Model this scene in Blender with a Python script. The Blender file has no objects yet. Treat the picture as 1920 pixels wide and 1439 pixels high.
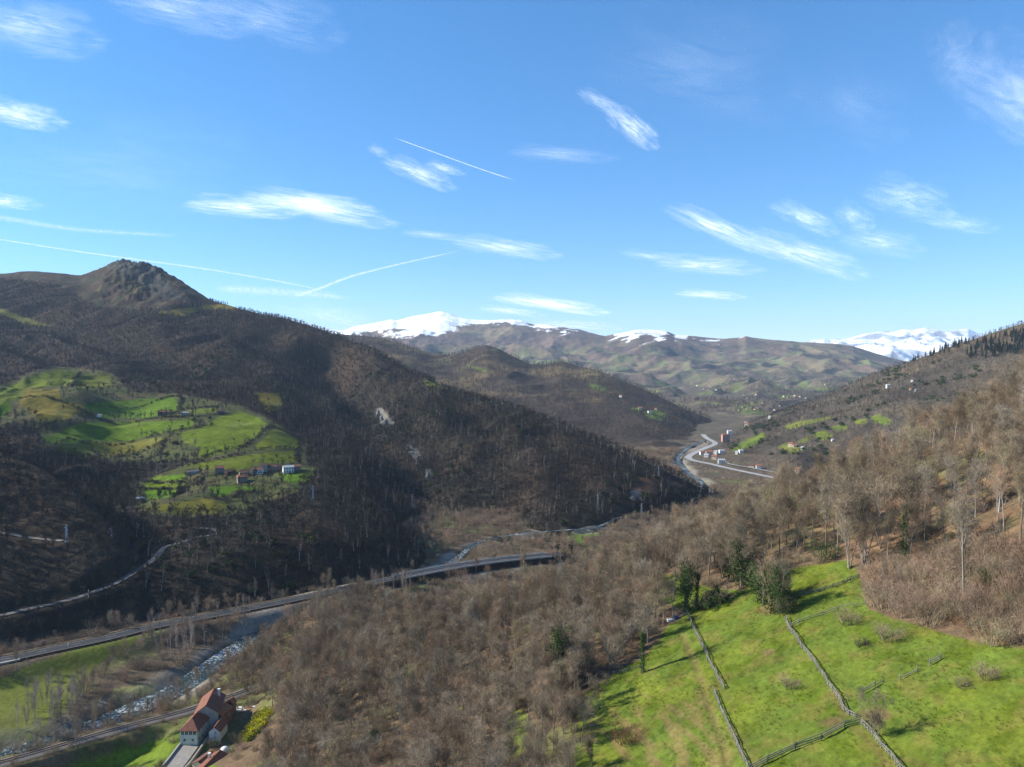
import bpy, math, random, time
import numpy as np
T0 = time.time()
random.seed(7); RNG = np.random.default_rng(7)
R = math.radians
scn = bpy.context.scene
COL = scn.collection

# ------------------------------------------------------------------ camera, sky, sun, exposure
CZ = 135.0                       # height of the drone over the river flats
F = 1331.0; CX, CY = 960.0, 719.5; PITCH = R(2.05)
cam_d = bpy.data.cameras.new("camera"); cam = bpy.data.objects.new("camera", cam_d); COL.objects.link(cam)
cam_d.sensor_fit = 'HORIZONTAL'; cam_d.sensor_width = 36.0; cam_d.lens = 36.0 * F / 1920.0
cam_d.clip_start = 0.5; cam_d.clip_end = 200000
cam.location = (0, 0, CZ); cam.rotation_euler = (R(90) - PITCH, 0, 0)
scn.camera = cam

SUN_EL, SUN_AZ = R(28.0), R(-82.0)     # azimuth clockwise from +Y
world = bpy.data.worlds.new("World"); scn.world = world; world.use_nodes = True
wn = world.node_tree; wn.nodes.clear()
sky = wn.nodes.new('ShaderNodeTexSky'); sky.sky_type = 'NISHITA'; sky.sun_disc = False
sky.sun_elevation = SUN_EL; sky.sun_rotation = SUN_AZ
sky.altitude = 3000; sky.air_density = 1.0; sky.dust_density = 0.0; sky.ozone_density = 5.0
bg = wn.nodes.new('ShaderNodeBackground'); bg.inputs[1].default_value = 0.15
hs = wn.nodes.new('ShaderNodeHueSaturation'); hs.inputs['Saturation'].default_value = 1.3
wo = wn.nodes.new('ShaderNodeOutputWorld')
gm = wn.nodes.new('ShaderNodeGamma'); gm.inputs[1].default_value = 0.75
wn.links.new(sky.outputs[0], gm.inputs[0]); wn.links.new(gm.outputs[0], hs.inputs['Color']); wn.links.new(hs.outputs[0], bg.inputs[0]); wn.links.new(bg.outputs[0], wo.inputs[0])

sun_d = bpy.data.lights.new("sun", 'SUN'); sun = bpy.data.objects.new("sun", sun_d); COL.objects.link(sun)
sun_d.energy = 4.2; sun_d.angle = R(0.53); sun_d.color = (1.0, 0.94, 0.84)
SD = (math.sin(SUN_AZ) * math.cos(SUN_EL), math.cos(SUN_AZ) * math.cos(SUN_EL), math.sin(SUN_EL))
from mathutils import Vector
sun.rotation_euler = Vector(SD).to_track_quat('Z', 'Y').to_euler(); sun.location = (-300, 100, 600)
scn.view_settings.view_transform = 'Standard'; scn.view_settings.look = 'None'
scn.view_settings.exposure = 1.2; scn.view_settings.gamma = 1.0; scn.view_settings.use_curve_mapping = False
scn.cycles.max_bounces = 4; scn.cycles.diffuse_bounces = 2; scn.cycles.transparent_max_bounces = 12
scn.cycles.volume_bounces = 0; scn.cycles.use_denoising = True; scn.cycles.denoising_prefilter = 'NONE'; scn.cycles.denoising_input_passes = 'RGB_ALBEDO_NORMAL'
HAZE = 4e-5

# ------------------------------------------------------------------ helpers: projection
cP, sP = math.cos(PITCH), math.sin(PITCH)
def px2dir(px, py):
    a = (np.asarray(px, float) - CX) / F; b = (CY - np.asarray(py, float)) / F
    y = cP + b * sP; z = b * cP - sP
    return a / y, z / y                       # x/y, z/y
def w2px(x, y, z):
    z = z - CZ
    d = y * cP - z * sP; up = y * sP + z * cP
    d = np.where(d > 0.01, d, 0.01)
    return CX + F * x / d, CY - F * up / d
def on_level(px, py, z):
    u, v = px2dir(px, py); t = (z - CZ) / v
    return u * t, t

# ------------------------------------------------------------------ noise
def _h(ix, iy, s):
    n = (ix.astype(np.int64) * 374761393 + iy.astype(np.int64) * 668265263 + s * 1442695041) & 0xffffffff
    n = ((n ^ (n >> 13)) * 1274126177) & 0xffffffff
    return ((n ^ (n >> 16)) & 0xffff) / 65535.0 * 2 * math.pi
def pn(x, y, s=0):
    ix = np.floor(x); iy = np.floor(y); fx = x - ix; fy = y - iy
    ux = fx * fx * fx * (fx * (fx * 6 - 15) + 10); uy = fy * fy * fy * (fy * (fy * 6 - 15) + 10)
    def g(dx, dy):
        a = _h(ix + dx, iy + dy, s); return np.cos(a) * (fx - dx) + np.sin(a) * (fy - dy)
    return ((g(0,0) * (1-ux) + g(1,0) * ux) * (1-uy) + (g(0,1) * (1-ux) + g(1,1) * ux) * uy) * 1.4
def fbm(x, y, sc, o=4, s=0, g=0.5):
    r = 0; a = 1.0; t = 0
    for k in range(o):
        r = r + a * pn(x / sc, y / sc, s + k * 17); t += a; a *= g; sc *= 0.5
    return r / t
def ridged(x, y, sc, o=4, s=0, g=0.5):
    r = 0; a = 1.0; t = 0
    for k in range(o):
        r = r + a * (1 - 2 * np.abs(pn(x / sc, y / sc, s + k * 17))); t += a; a *= g; sc *= 0.5
    return r / t
def sstep(a, b, x):
    t = np.clip((x - a) / (b - a), 0, 1); return t * t * (3 - 2 * t)
def smax(a, b, k):
    h = np.clip(0.5 + 0.5 * (a - b) / k, 0, 1); return b * (1 - h) + a * h + k * h * (1 - h)
def seg_dist(x, y, pts):
    """distance to a polyline, parameter along it (in points) of the closest place"""
    best = np.full(np.shape(x), 1e18); tt = np.zeros(np.shape(x))
    for i in range(len(pts) - 1):
        ax, ay = pts[i][:2]; bx, by = pts[i+1][:2]; dx, dy = bx - ax, by - ay
        t = np.clip(((x - ax) * dx + (y - ay) * dy) / max(dx * dx + dy * dy, 1e-9), 0, 1)
        d = (x - ax - t * dx) ** 2 + (y - ay - t * dy) ** 2
        m = d < best; best = np.where(m, d, best); tt = np.where(m, i + t, tt)
    return np.sqrt(best), tt
def inpoly(x, y, poly):
    c = np.zeros(np.shape(x), bool); n = len(poly)
    for i in range(n):
        x1, y1 = poly[i]; x2, y2 = poly[(i + 1) % n]
        if y1 == y2: continue
        m = ((y1 > y) != (y2 > y)) & (x < (x2 - x1) * (y - y1) / (y2 - y1) + x1); c ^= m
    return c
def smooth_line(pts, step):
    """Catmull-Rom through the points, resampled about every step metres"""
    P = np.array(pts, float); P = np.vstack([2 * P[0] - P[1], P, 2 * P[-1] - P[-2]]); out = []
    for i in range(1, len(P) - 2):
        a, b, c, d = P[i-1], P[i], P[i+1], P[i+2]; n = max(1, int(np.linalg.norm((c - b)[:2]) / step))
        for k in range(n):
            t = k / n
            out.append(0.5 * ((2*b) + (-a + c)*t + (2*a - 5*b + 4*c - d)*t*t + (-a + 3*b - 3*c + d)*t**3))
    out.append(P[-2]); return np.array(out)

# ------------------------------------------------------------------ land forms
# Every form is a table over (x/y, log y) on its own grid that fans out from the drone's valley; the ground is the highest of them.
class Form:
    def __init__(s, name, u0, u1, nu, y0, y1, ny):
        s.name = name; s.u = np.linspace(u0, u1, nu); s.ly = np.linspace(math.log(y0), math.log(y1), ny)
        s.U, L = np.meshgrid(s.u, s.ly); s.Y = np.exp(L); s.X = s.U * s.Y
        s.Z = None
    def at(s, x, y):
        x = np.asarray(x, float); y = np.asarray(y, float)
        yy = np.maximum(y, 1.0)
        fu = (x / yy - s.u[0]) / (s.u[1] - s.u[0]); fl = (np.log(yy) - s.ly[0]) / (s.ly[1] - s.ly[0])
        ok = (fu >= 0) & (fu <= len(s.u) - 1.001) & (fl >= 0) & (fl <= len(s.ly) - 1.001) & (y > 1)
        fu = np.clip(fu, 0, len(s.u) - 1.001); fl = np.clip(fl, 0, len(s.ly) - 1.001)
        i = fl.astype(int); j = fu.astype(int); a = fl - i; b = fu - j; Z = s.Z
        z = (Z[i,j]*(1-b) + Z[i,j+1]*b)*(1-a) + (Z[i+1,j]*(1-b) + Z[i+1,j+1]*b)*a
        return np.where(ok, z, -400.0)

def loft(form, rows, back=-0.5, front=0.6, tree=0.0, sm=2, p=None):
    """rows near -> far, each a list of (px, py, y); heights run through the rows, drop behind the last and before the first"""
    u = form.u; YR = []; ZR = []
    for row in rows:
        px, py, Y = np.array(row, float).T
        uu, vv = px2dir(px, py); z = CZ + vv * Y - tree
        o = np.argsort(uu); uu, z, Y = uu[o], z[o], Y[o]
        # extend flat outside
        ue = np.concatenate([[uu[0] - 3], uu, [uu[-1] + 3]]); ze = np.concatenate([[z[0]], z, [z[-1]]]); Ye = np.concatenate([[Y[0]], Y, [Y[-1]]])
        zi = np.interp(u, ue, ze); Yi = np.interp(u, ue, Ye)
        ker = np.hanning(2 * sm + 3)[1:-1]; ker /= ker.sum()
        pad = len(ker) // 2
        zi = np.convolve(np.pad(zi, pad, mode='edge'), ker, mode='valid'); Yi = np.convolve(np.pad(Yi, pad, mode='edge'), ker, mode='valid')
        YR.append(Yi); ZR.append(zi)
    YR = np.array(YR); ZR = np.array(ZR)
    for k in range(1, len(YR)): YR[k] = np.maximum(YR[k], YR[k-1] * 1.01)
    out = np.empty_like(form.X); yy = np.exp(form.ly)
    for j in range(len(u)):
        yr, zr = YR[:, j], ZR[:, j]
        y0 = yr[0] * 0.3; yl = yr[-1] * 3
        K = np.concatenate([[y0], yr, [yl]]); V = np.concatenate([[zr[0] - front * (yr[0] - y0)], zr, [zr[-1] + back * (yl - yr[-1])]])
        # soft monotone interpolation
        out[:, j] = np.interp(yy, K, V)
    # soften the creases along y
    w = max(1, sm)
    ker = np.hanning(2 * w + 3)[1:-1]; ker /= ker.sum(); pad = len(ker) // 2
    out2 = np.apply_along_axis(lambda c: np.convolve(np.pad(c, pad, mode='edge'), ker, mode='valid'), 0, out)
    form.Z = out2; form.ridgeY = YR[-1]; form.ridgeZ = ZR[-1]; form.rowsY = YR
    return form

def floor_z(x, y):
    return -0.015 * np.clip(y - 300, 0, 900)

# --- the near hillside with the pasture -----------------------------------------------------------
def hill_z(x, y):
    s = x - 0.1 * y
    z = 60.8 + 0.4 * s
    u = x / np.maximum(y, 20)
    c = 0.0052 * sstep(-0.30, 0.10, u)
    y0 = 208 + 25 * sstep(0.1, -0.3, u) - 26 * sstep(.35, .70, u)
    d = np.maximum(y - y0, 0)
    drop = np.where(d < 75, c * d * d, c * 75 * 75 + c * 150 * (d - 75))
    z = z - drop
    # steeper scrub bank at the right, gentle bank below the pasture
    z = z + 5.0 * sstep(70, 110, s) + 0.15 * np.maximum(s - 95, 0)
    z = z + 2.2 * fbm(x, y, 60, 3, 3) * sstep(15, -20, s) + 1.0 * fbm(x, y, 25, 3, 5) * sstep(90, 120, s)
    return z
def carve(form, pts, width, depth, ext=None):
    P = [(px2dir(px, 900)[0] * y, y) for px, y in pts]
    d, t = seg_dist(form.X, form.Y, P)
    n = len(P) - 1
    fade = sstep(0, 0.6, t) * sstep(0, 0.6, n - t + 0.25)
    form.Z -= depth * np.exp(-(d / width) ** 2) * fade
def rough(form, amp_r, sc_r, amp_f, sc_f, seed, keep=0.12, foot=None):
    X, Y = form.X, form.Y
    wx = X + 0.35 * sc_r * pn(X / sc_r, Y / sc_r, seed + 90); wy = Y + 0.35 * sc_r * pn(X / sc_r, Y / sc_r, seed + 91)
    m = 0.12 + 0.88 * np.clip(np.abs(form.ridgeY[None, :] - Y) / (keep * form.ridgeY[None, :]), 0, 1)
    form.Z += m * (amp_r * (ridged(wx, wy, sc_r, 4, seed) - 0.45) + amp_f * fbm(X, Y, sc_f, 4, seed + 7))

# river course over the flats: (x, y) from image places on the water level
WZ = -1.6
_rv = [(-330, 1500), (-120, 1440), (20, 1418), (110, 1388), (190, 1358), (250, 1330), (300, 1309), (345, 1287), (385, 1257), (430, 1226), (470, 1200), (512, 1177), (560, 1158),
       (640, 1132), (730, 1104), (800, 1082), (838, 1062), (868, 1038), (890, 1021), (930, 1008), (1000, 999), (1060, 994), (1120, 987)]
RIV = [on_level(a, b, WZ - 0.015 * 0) for a, b in _rv]
RIV = [(float(a), float(b)) for a, b in RIV]
for px, y in ((1190, 645), (1270, 700), (1318, 750), (1312, 830), (1290, 900)):
    RIV.append((float(px2dir(px, 900)[0]) * y, y))
for px, py in ((1272, 868), (1277, 855), (1290, 844), (1303, 837), (1322, 829)):
    a, b = on_level(px, py, -12.5 - 1.6); RIV.append((float(a), float(b)))
RIV = smooth_line(RIV, 8)
def river_w(y): return np.interp(y, [250, 440, 520, 900, 1100], [4.0, 2.8, 1.1, 2.2, 2.0])

# main road on the left bank
_rd = [(-420, 1330), (-150, 1265), (0, 1238), (100, 1217), (200, 1196), (300, 1172), (450, 1144), (560, 1122), (700, 1092), (760, 1080), (850, 1063), (940, 1050), (1030, 1041), (1055, 1039)]
ROADZ = 5.5
ROAD = smooth_line([(float(a), float(b), ROADZ) for a, b in (on_level(p, q, ROADZ) for p, q in _rd)] , 6)
_ra = [(-200, 1484), (-60, 1448), (0, 1430), (90, 1405), (180, 1378), (260, 1356), (345, 1334), (400, 1316), (450, 1299), (492, 1284), (560, 1258), (640, 1222), (700, 1195), (735, 1180), (800, 1150)]
RAILZ = 8.0
RAIL = smooth_line([(float(a), float(b), RAILZ) for a, b in (on_level(p, q, RAILZ) for p, q in _ra)], 5)
_fr = [(1318, 815), (1325, 822), (1341, 832), (1322, 841), (1300, 851), (1291, 858), (1300, 864), (1330, 870), (1372, 880), (1420, 890), (1480, 903), (1560, 925)]
FROAD = smooth_line([(float(a), float(b), -11.2) for a, b in (on_level(p, q, -11.5) for p, q in _fr)], 10)
_fs = [(1352, 862), (1370, 871), (1400, 876), (1440, 884), (1475, 890), (1530, 900)]
FROAD2 = smooth_line([(float(a), float(b), -9.2) for a, b in (on_level(p, q, -9.5) for p, q in _fs)], 10)
_ln = [(245, 1512), (298, 1464), (327, 1436), (349, 1407), (364, 1387), (374, 1374), (384, 1360)]
LANEZ = 9.5
LANE = smooth_line([(float(a), float(b), LANEZ) for a, b in (on_level(p, q, LANEZ) for p, q in _ln)], 3)

def flatten(X, Y, Z, line, inner, outer, dz=-0.25):
    P = np.array(line); m = (X > P[:,0].min() - outer) & (X < P[:,0].max() + outer) & (Y > P[:,1].min() - outer) & (Y < P[:,1].max() + outer)
    if not m.any(): return Z
    x, y = X[m], Y[m]; step = max(1, len(P) // 60)
    Q = P[::step] if step > 1 else P
    if not np.allclose(Q[-1], P[-1]): Q = np.vstack([Q, P[-1]])
    d, t = seg_dist(x, y, Q); i = np.clip(t.astype(int), 0, len(Q) - 2); f = t - i
    zt = Q[i, 2] * (1 - f) + Q[i+1, 2] * f + dz
    w = 1 - sstep(inner, outer, d); Z = Z.copy(); Z[m] = Z[m] * (1 - w) + zt * w
    return Z

# ---- valley floor
FL = Form('floor', -1.15, 1.0, 900, 150, 5200, 620)
FL.Z = floor_z(FL.X, FL.Y) + 0.7 * fbm(FL.X, FL.Y, 45, 4, 11)
lb = sstep(0, -1, 1)
FL.Z = flatten(FL.X, FL.Y, FL.Z, FROAD, 8, 30)
d_r, _ = seg_dist(FL.X, FL.Y, [tuple(p) for p in RIV[::3]])
rw = river_w(FL.Y)
FL.Z = np.where(d_r < rw + 9, FL.Z * sstep(rw - 2, rw + 9, d_r) + (floor_z(FL.X, FL.Y) - 3.2 + 0.9 * fbm(FL.X, FL.Y, 9, 3, 77)) * (1 - sstep(rw - 2, rw + 9, d_r)), FL.Z)
FL.Z = flatten(FL.X, FL.Y, FL.Z, [q for q in ROAD if w2px(*q)[0] < 735], 7, 20, -.5)
FL.Z = flatten(FL.X, FL.Y, FL.Z, [q for q in ROAD if w2px(*q)[0] >= 735], 8, 26, -3.6)
# ---- near hillside
HL = Form('hill', -1.05, 1.15, 860, 52, 560, 560)
HL.Z = hill_z(HL.X, HL.Y)
_fp = [(370, 1440), (398, 1405), (404, 1372), (398, 1345), (425, 1318)]
FPAD = [(float(a), float(b), 9.4) for a, b in (on_level(p, q, 9.4) for p, q in _fp)]
HL.Z = flatten(HL.X, HL.Y, HL.Z, FPAD, 8, 19, 0.0)
HL.Z = flatten(HL.X, HL.Y, HL.Z, RAIL, 4.5, 12, -.45)
HL.Z = flatten(HL.X, HL.Y, HL.Z, LANE, 4.2, 8, -.4)
HL.Z += 0.25 * fbm(HL.X, HL.Y, 7, 3, 21) + 0.10 * fbm(HL.X, HL.Y, 1.6, 2, 25)
FL.Z = flatten(FL.X, FL.Y, FL.Z, RAIL, 3.4, 10)

# ---- low spur at the left
S0 = Form('spur', -1.25, -0.30, 300, 250, 900, 300)
loft(S0, [[(-500, 1330, 262), (-150, 1262, 290), (0, 1228, 318), (100, 1209, 333), (200, 1190, 347), (300, 1168, 362), (420, 1150, 375)],
          [(-500, 1100, 330), (0, 1080, 360), (100, 1085, 365), (200, 1090, 370), (260, 1100, 372), (330, 1140, 378), (420, 1190, 385)],
          [(-500, 640, 600), (-200, 740, 540), (0, 828, 500), (80, 860, 480), (150, 912, 452), (220, 972, 430), (260, 1022, 418), (320, 1075, 402), (360, 1150, 392), (420, 1260, 392)]], back=-0.35, front=0.9, tree=6, sm=6)
rough(S0, 7, 90, 3, 40, 33, keep=0.1)

# ---- the big mountain at the left
MT = Form('mountain', -1.25, 0.36, 880, 290, 4200, 560)
loft(MT, [
 [(-500,1330,262),(0,1232,316),(200,1195,342),(450,1142,377),(600,1112,400),(700,1089,425),(800,1070,450),(850,1057,468),(900,1030,505),(1000,1003,540),(1130,985,585),(1230,965,630),(1290,935,680),(1400,945,720)],
 [(-500,1150,400),(0,1050,430),(200,1030,410),(300,1050,402),(450,1012,415),(600,1000,438),(700,1000,458),(800,1010,486),(850,1005,512),(900,975,550),(1000,960,575),(1130,955,605),(1230,940,640),(1290,922,686),(1400,945,730)],
 [(-500,1050,520),(0,945,530),(300,962,490),(450,950,492),(600,946,495),(700,948,515),(800,952,548),(870,945,590),(1000,930,600),(1130,920,630),(1230,910,660),(1290,914,692),(1400,945,740)],
 [(-500,930,600),(0,870,620),(250,920,570),(380,895,600),(480,885,612),(560,880,622),(640,890,625),(700,890,640),(800,890,650),(880,885,655),(1000,885,655),(1130,885,665),(1230,885,690),(1290,907,696),(1400,945,750)],
 [(-500,780,850),(0,755,860),(250,780,800),(500,800,780),(560,825,760),(640,810,780),(700,810,780),(760,810,780),(850,810,770),(950,825,730),(1060,840,700),(1130,860,700),(1200,868,705),(1290,903,698),(1400,950,760)],
 [(-500,690,1100),(0,700,1080),(250,738,960),(500,738,950),(600,735,1000),(660,735,1000),(720,745,960),(800,750,930),(900,775,860),(1000,800,780),(1060,818,740),(1130,838,720),(1200,860,712),(1290,900,701),(1400,960,770)],
 [(-500,580,1700),(0,600,1600),(120,610,1500),(235,600,1550),(300,590,1560),(450,640,1320),(560,670,1280),(640,690,1200),(700,695,1140),(780,720,1050),(837,735,1000),(927,762,900),(1000,785,830),(1060,807,765),(1130,832,730),(1200,857,718),(1290,899,703),(1400,970,780)],
 [(-500,470,2300),(-150,500,2250),(0,507,2150),(70,503,2130),(150,512,2080),(185,500,2040),(215,487,2010),(235,483,2000),(262,489,1990),(300,497,1970),(340,520,1900),(375,545,1830),(400,560,1770),(450,573,1700),(540,592,1580),(620,617,1480),(700,648,1330),(780,693,1180),(837,722,1080),(927,748,960),(1000,772,870),(1060,796,800),(1130,822,750),(1200,850,728),(1245,872,716),(1290,897,708),(1340,925,730),(1400,975,800)],
 ], back=-0.45, front=0.8, tree=5, sm=4)
rough(MT, 1, 1, 0, 90, 51, keep=0.10) if False else None
_fd = sstep(0, 260, MT.Y - MT.rowsY[0][None, :]); _rk = .12 + .88 * np.clip(np.abs(MT.ridgeY[None, :] - MT.Y) / (.10 * MT.ridgeY[None, :]), 0, 1)
_wx = MT.X + 90 * pn(MT.X / 260, MT.Y / 260, 141); _wy = MT.Y + 90 * pn(MT.X / 260, MT.Y / 260, 142)
_fz = sstep(-.62, -.5, MT.U) * sstep(-.24, -.32, MT.U) * sstep(560, 620, MT.Y) * sstep(1150, 1000, MT.Y)
MT.Z += _rk * (.25 + .75 * _fd) * (1 - .78 * _fz) * (27 * (ridged(_wx, _wy, 260, 4, 51) - .45) + 8 * fbm(MT.X, MT.Y, 90, 4, 58))
carve(MT, [(590, 1420), (612, 1300), (640, 1180), (668, 1060), (700, 930), (745, 820), (800, 720), (850, 620), (872, 520)], 46, 44)
carve(MT, [(480, 1500), (520, 1300), (560, 1150), (580, 980), (600, 860), (640, 760)], 40, 14)
carve(MT, [(30, 1700), (110, 1500), (220, 1300), (330, 1180), (400, 1080)], 60, 22)
carve(MT, [(-60, 1500), (60, 1300), (160, 1150), (230, 1050)], 45, 16)
carve(MT, [(820, 1000), (870, 880), (920, 760), (950, 670), (970, 590)], 26, 12)
carve(MT, [(960, 850), (1020, 760), (1060, 690), (1080, 620)], 24, 8)

carve(MT, [(270, 1000), (220, 850), (230, 700), (260, 600), (300, 540)], 40, 16)
carve(MT, [(690, 980), (730, 860), (770, 780), (815, 700), (860, 640)], 22, -13)
carve(MT, [(640, 700), (700, 620), (770, 560), (840, 520)], 30, 14)
# rocks of the summit
_pk = np.exp(-(((MT.X / MT.Y) - px2dir(255, 520)[0]) / 0.055) ** 2) * sstep(1560, 1750, MT.Y) * (1 - sstep(2000, 2150, MT.Y))
MT.Z += _pk * 22 * (ridged(MT.X, MT.Y, 60, 5, 60, 0.72) - 0.3)

# ---- second ridge
RD = Form('ridge', -0.42, 0.50, 560, 1150, 5600, 300)
loft(RD, [
 [(500,800,1650),(800,800,1600),(1000,830,1250),(1120,840,1160),(1200,843,1140),(1260,842,1150),(1300,838,1190),(1340,826,1290),(1380,812,1400),(1395,800,1560),(1440,792,1750),(1560,780,1800)],
 [(500,700,2200),(700,690,2050),(900,740,1700),(1000,770,1500),(1100,790,1400),(1200,808,1310),(1260,812,1330),(1300,812,1360),(1340,806,1430),(1395,800,1640),(1440,800,1800),(1560,790,1900)],
 [(500,640,2900),(620,622,2700),(710,629,2600),(760,643,2550),(810,660,2480),(840,663,2420),(865,658,2380),(890,649,2330),(912,643,2300),(935,650,2280),(960,664,2240),(990,678,2200),(1020,680,2180),(1053,674,2150),(1085,683,2100),(1120,690,2030),(1160,707,1950),(1219,731,1850),(1280,762,1760),(1340,786,1740),(1395,800,1740),(1440,815,1850),(1560,830,2000)],
 ], back=-0.4, front=0.6, tree=4, sm=2)
rough(RD, 13, 240, 7, 90, 71, keep=0.08)
# ---- right far hill
RH = Form('righthill', 0.20, 1.25, 560, 740, 4200, 300)
loft(RH, [
 [(1300,830,1240),(1340,838,1190),(1395,853,1070),(1450,873,960),(1500,890,880),(1600,905,830),(1800,905,800),(2200,905,780)],
 [(1300,832,1330),(1340,829,1300),(1395,822,1260),(1450,818,1180),(1500,806,1130),(1600,786,1090),(1700,768,1070),(1920,738,1040),(2200,700,980)],
 [(1300,850,1500),(1340,828,1480),(1395,797,1560),(1430,783,1610),(1460,771,1650),(1500,757,1660),(1530,747,1650),(1600,716,1600),(1650,695,1560),(1700,677,1520),(1760,655,1500),(1800,640,1480),(1830,630,1460),(1870,616,1440),(1920,602,1410),(2000,585,1380),(2200,540,1320)],
 ], back=-0.35, front=0.6, tree=2, sm=3)
rough(RH, 13, 190, 5, 70, 81, keep=0.08)
# ---- far mountains
FM = Form('farmountain', -0.36, 0.85, 900, 1600, 14000, 450)
loft(FM, [
 [(480,770,3000),(1100,765,2700),(1230,778,2200),(1300,790,1850),(1395,790,1720),(1440,784,1800),(1500,757,2300),(1560,745,2600),(1700,740,3000),(2100,740,3000)],
 [(480,690,4600),(700,686,4700),(900,692,4500),(1100,706,4200),(1200,715,4000),(1300,722,3900),(1400,735,3500),(1470,735,3500),(1560,715,3900),(1700,700,4000),(2100,700,4000)],
 [(480,640,6100),(700,645,6100),(800,640,6100),(900,640,6000),(1000,650,5800),(1100,668,5500),(1200,670,5200),(1300,676,5000),(1400,672,5000),(1500,672,5000),(1600,675,5000),(1700,690,5000),(2100,690,5000)],
 [(480,600,7600),(560,606,7600),(590,610,7500),(620,617,7500),(645,619,7500),(665,612,7500),(690,608,7500),(715,603,7500),(735,598,7500),(745,600,7500),(765,595,7500),(790,590,7500),(812,586,7500),(825,583,7500),(840,586,7450),(860,592,7400),(880,598,7300),(900,600,7300),(925,601,7300),(940,599,7350),(955,598,7400),(975,599,7400),(985,603,7300),(1000,609,7200),(1030,609,7100),(1060,613,7000),(1085,617,6900),(1100,622,6800),(1135,631,6600),(1165,625,6500),(1190,618,6400),(1215,617,6400),(1235,617,6400),(1250,620,6300),(1265,626,6300),(1290,628,6200),(1330,632,6200),(1360,634,6100),(1385,632,6100),(1398,629,6000),(1415,633,6000),(1450,638,6000),(1500,642,6000),(1560,643,5900),(1600,648,5800),(1640,661,5800),(1690,676,5800),(1760,690,5800),(2100,690,5800)],
 ], back=-0.3, front=0.4, sm=1)
_z0 = FM.Z.copy(); rough(FM, 110, 1100, 45, 330, 91, keep=0.16)
FM.Z = _z0 + (FM.Z - _z0) * (.16 + .84 * sstep(0, 1500, FM.Y - FM.rowsY[0][None, :]))
FM.Z += 30 * (ridged(FM.X + 60 * pn(FM.X / 300, FM.Y / 300, 97), FM.Y, 420, 4, 98) - .35) * sstep(0, 250, FM.Y - FM.rowsY[0][None, :]) * sstep(4200, 3000, FM.Y)
# ---- snow range behind everything
SR = Form('snowrange', 0.28, 0.95, 500, 9000, 21000, 200)
loft(SR, [
 [(1300,672,9500),(2200,672,9500)],
 [(1300,672,11500),(1500,668,11500),(1700,668,11500),(2200,668,11500)],
 [(1300,672,14000),(1480,650,14000),(1512,640,14000),(1530,636,14000),(1555,638,14000),(1590,636,14000),(1620,627,14000),(1650,623,14000),(1680,620,14000),(1698,617,14000),(1715,619,14000),(1735,614,14000),(1755,616,14000),(1780,618,14000),(1800,618,14000),(1815,617,14000),(1830,624,14000),(1860,632,14000),(2200,640,14000)],
 ], back=-0.3, front=0.3, sm=1)
rough(SR, 330, 1700, 60, 500, 95, keep=0.10)

FORMS = [FL, HL, S0, MT, RD, RH, FM, SR]
# roads bed into the slopes
for f in (S0, MT): f.Z = flatten(f.X, f.Y, f.Z, ROAD, 5.5, 14, -0.3)
FL.Z = np.maximum(FL.Z, -60)
_onbr = lambda: None
def ground(x, y):
    z = FL.at(x, y)
    for f in FORMS[1:]: z = np.maximum(z, f.at(x, y))
    return z
def raycast(px, py, y0=90., y1=9000., forms=None):
    """where the sight line through an image place first meets the ground"""
    px = np.atleast_1d(np.asarray(px, float)); py = np.atleast_1d(np.asarray(py, float))
    u, v = px2dir(px, py); ys = np.exp(np.linspace(math.log(y0), math.log(y1), 3500))
    out = []
    for a, b in zip(u, v):
        z = CZ + b * ys
        g = ground(a * ys, ys) if forms is None else np.max([f.at(a * ys, ys) for f in forms], axis=0)
        k = np.nonzero(g >= z)[0]
        k = k[0] if len(k) else len(ys) - 1
        out.append((a * ys[k], ys[k], z[k]))
    return np.array(out)
def drape(pxs, forms=None, step=6, **kw):
    p = raycast([a for a, b in pxs], [b for a, b in pxs], forms=forms, **kw)
    return smooth_line([tuple(q) for q in p], step)
# the by-road climbing to the hamlet
BYROAD = drape([(0,1156),(62,1142),(125,1127),(175,1110),(220,1090),(266,1067),(291,1048),(308,1027),(333,1017),(375,1006),(402,1001),(411,996),(400,991),(375,990)], [S0, MT], 6)
TRACK = drape([(-40,992),(0,998),(62,1011),(117,1017)], [S0, MT], 6)
for ln, w in ((BYROAD, 3.5), (TRACK, 2)):
    ln[:, 2] = np.convolve(np.pad(ln[:, 2], 3, mode='edge'), np.ones(7) / 7, mode='valid')
    for f in (S0, MT):
        m = f.at(ln[:,0], ln[:,1])
        if (m > ln[:,2] - 6).any(): f.Z = flatten(f.X, f.Y, f.Z, ln[m > ln[:,2] - 6], w, w + 8, -0.3)
print('forms', round(time.time() - T0, 1))

# visibility from the drone's column: highest sight slope so far, per bearing
VU = np.linspace(-1.05, 1.05, 900); VL = np.linspace(math.log(60), math.log(9000), 1400)
_VX, _VY = np.meshgrid(VU, np.exp(VL)); _VX = _VX * _VY
_G = ground(_VX, _VY); VS = np.maximum.accumulate((_G - CZ) / _VY, axis=0)
def seen(x, y, z, margin=0.0):
    """is the point (x, y, z) above everything nearer"""
    u = np.clip(((x / y) - VU[0]) / (VU[1] - VU[0]), 0, len(VU) - 1).round().astype(int)
    l = np.clip((np.log(y * 0.985) - VL[0]) / (VL[1] - VL[0]), 0, len(VL) - 1).astype(int)
    return (z - CZ) / y > VS[l, u] - margin
print('vis', round(time.time() - T0, 1))
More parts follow.
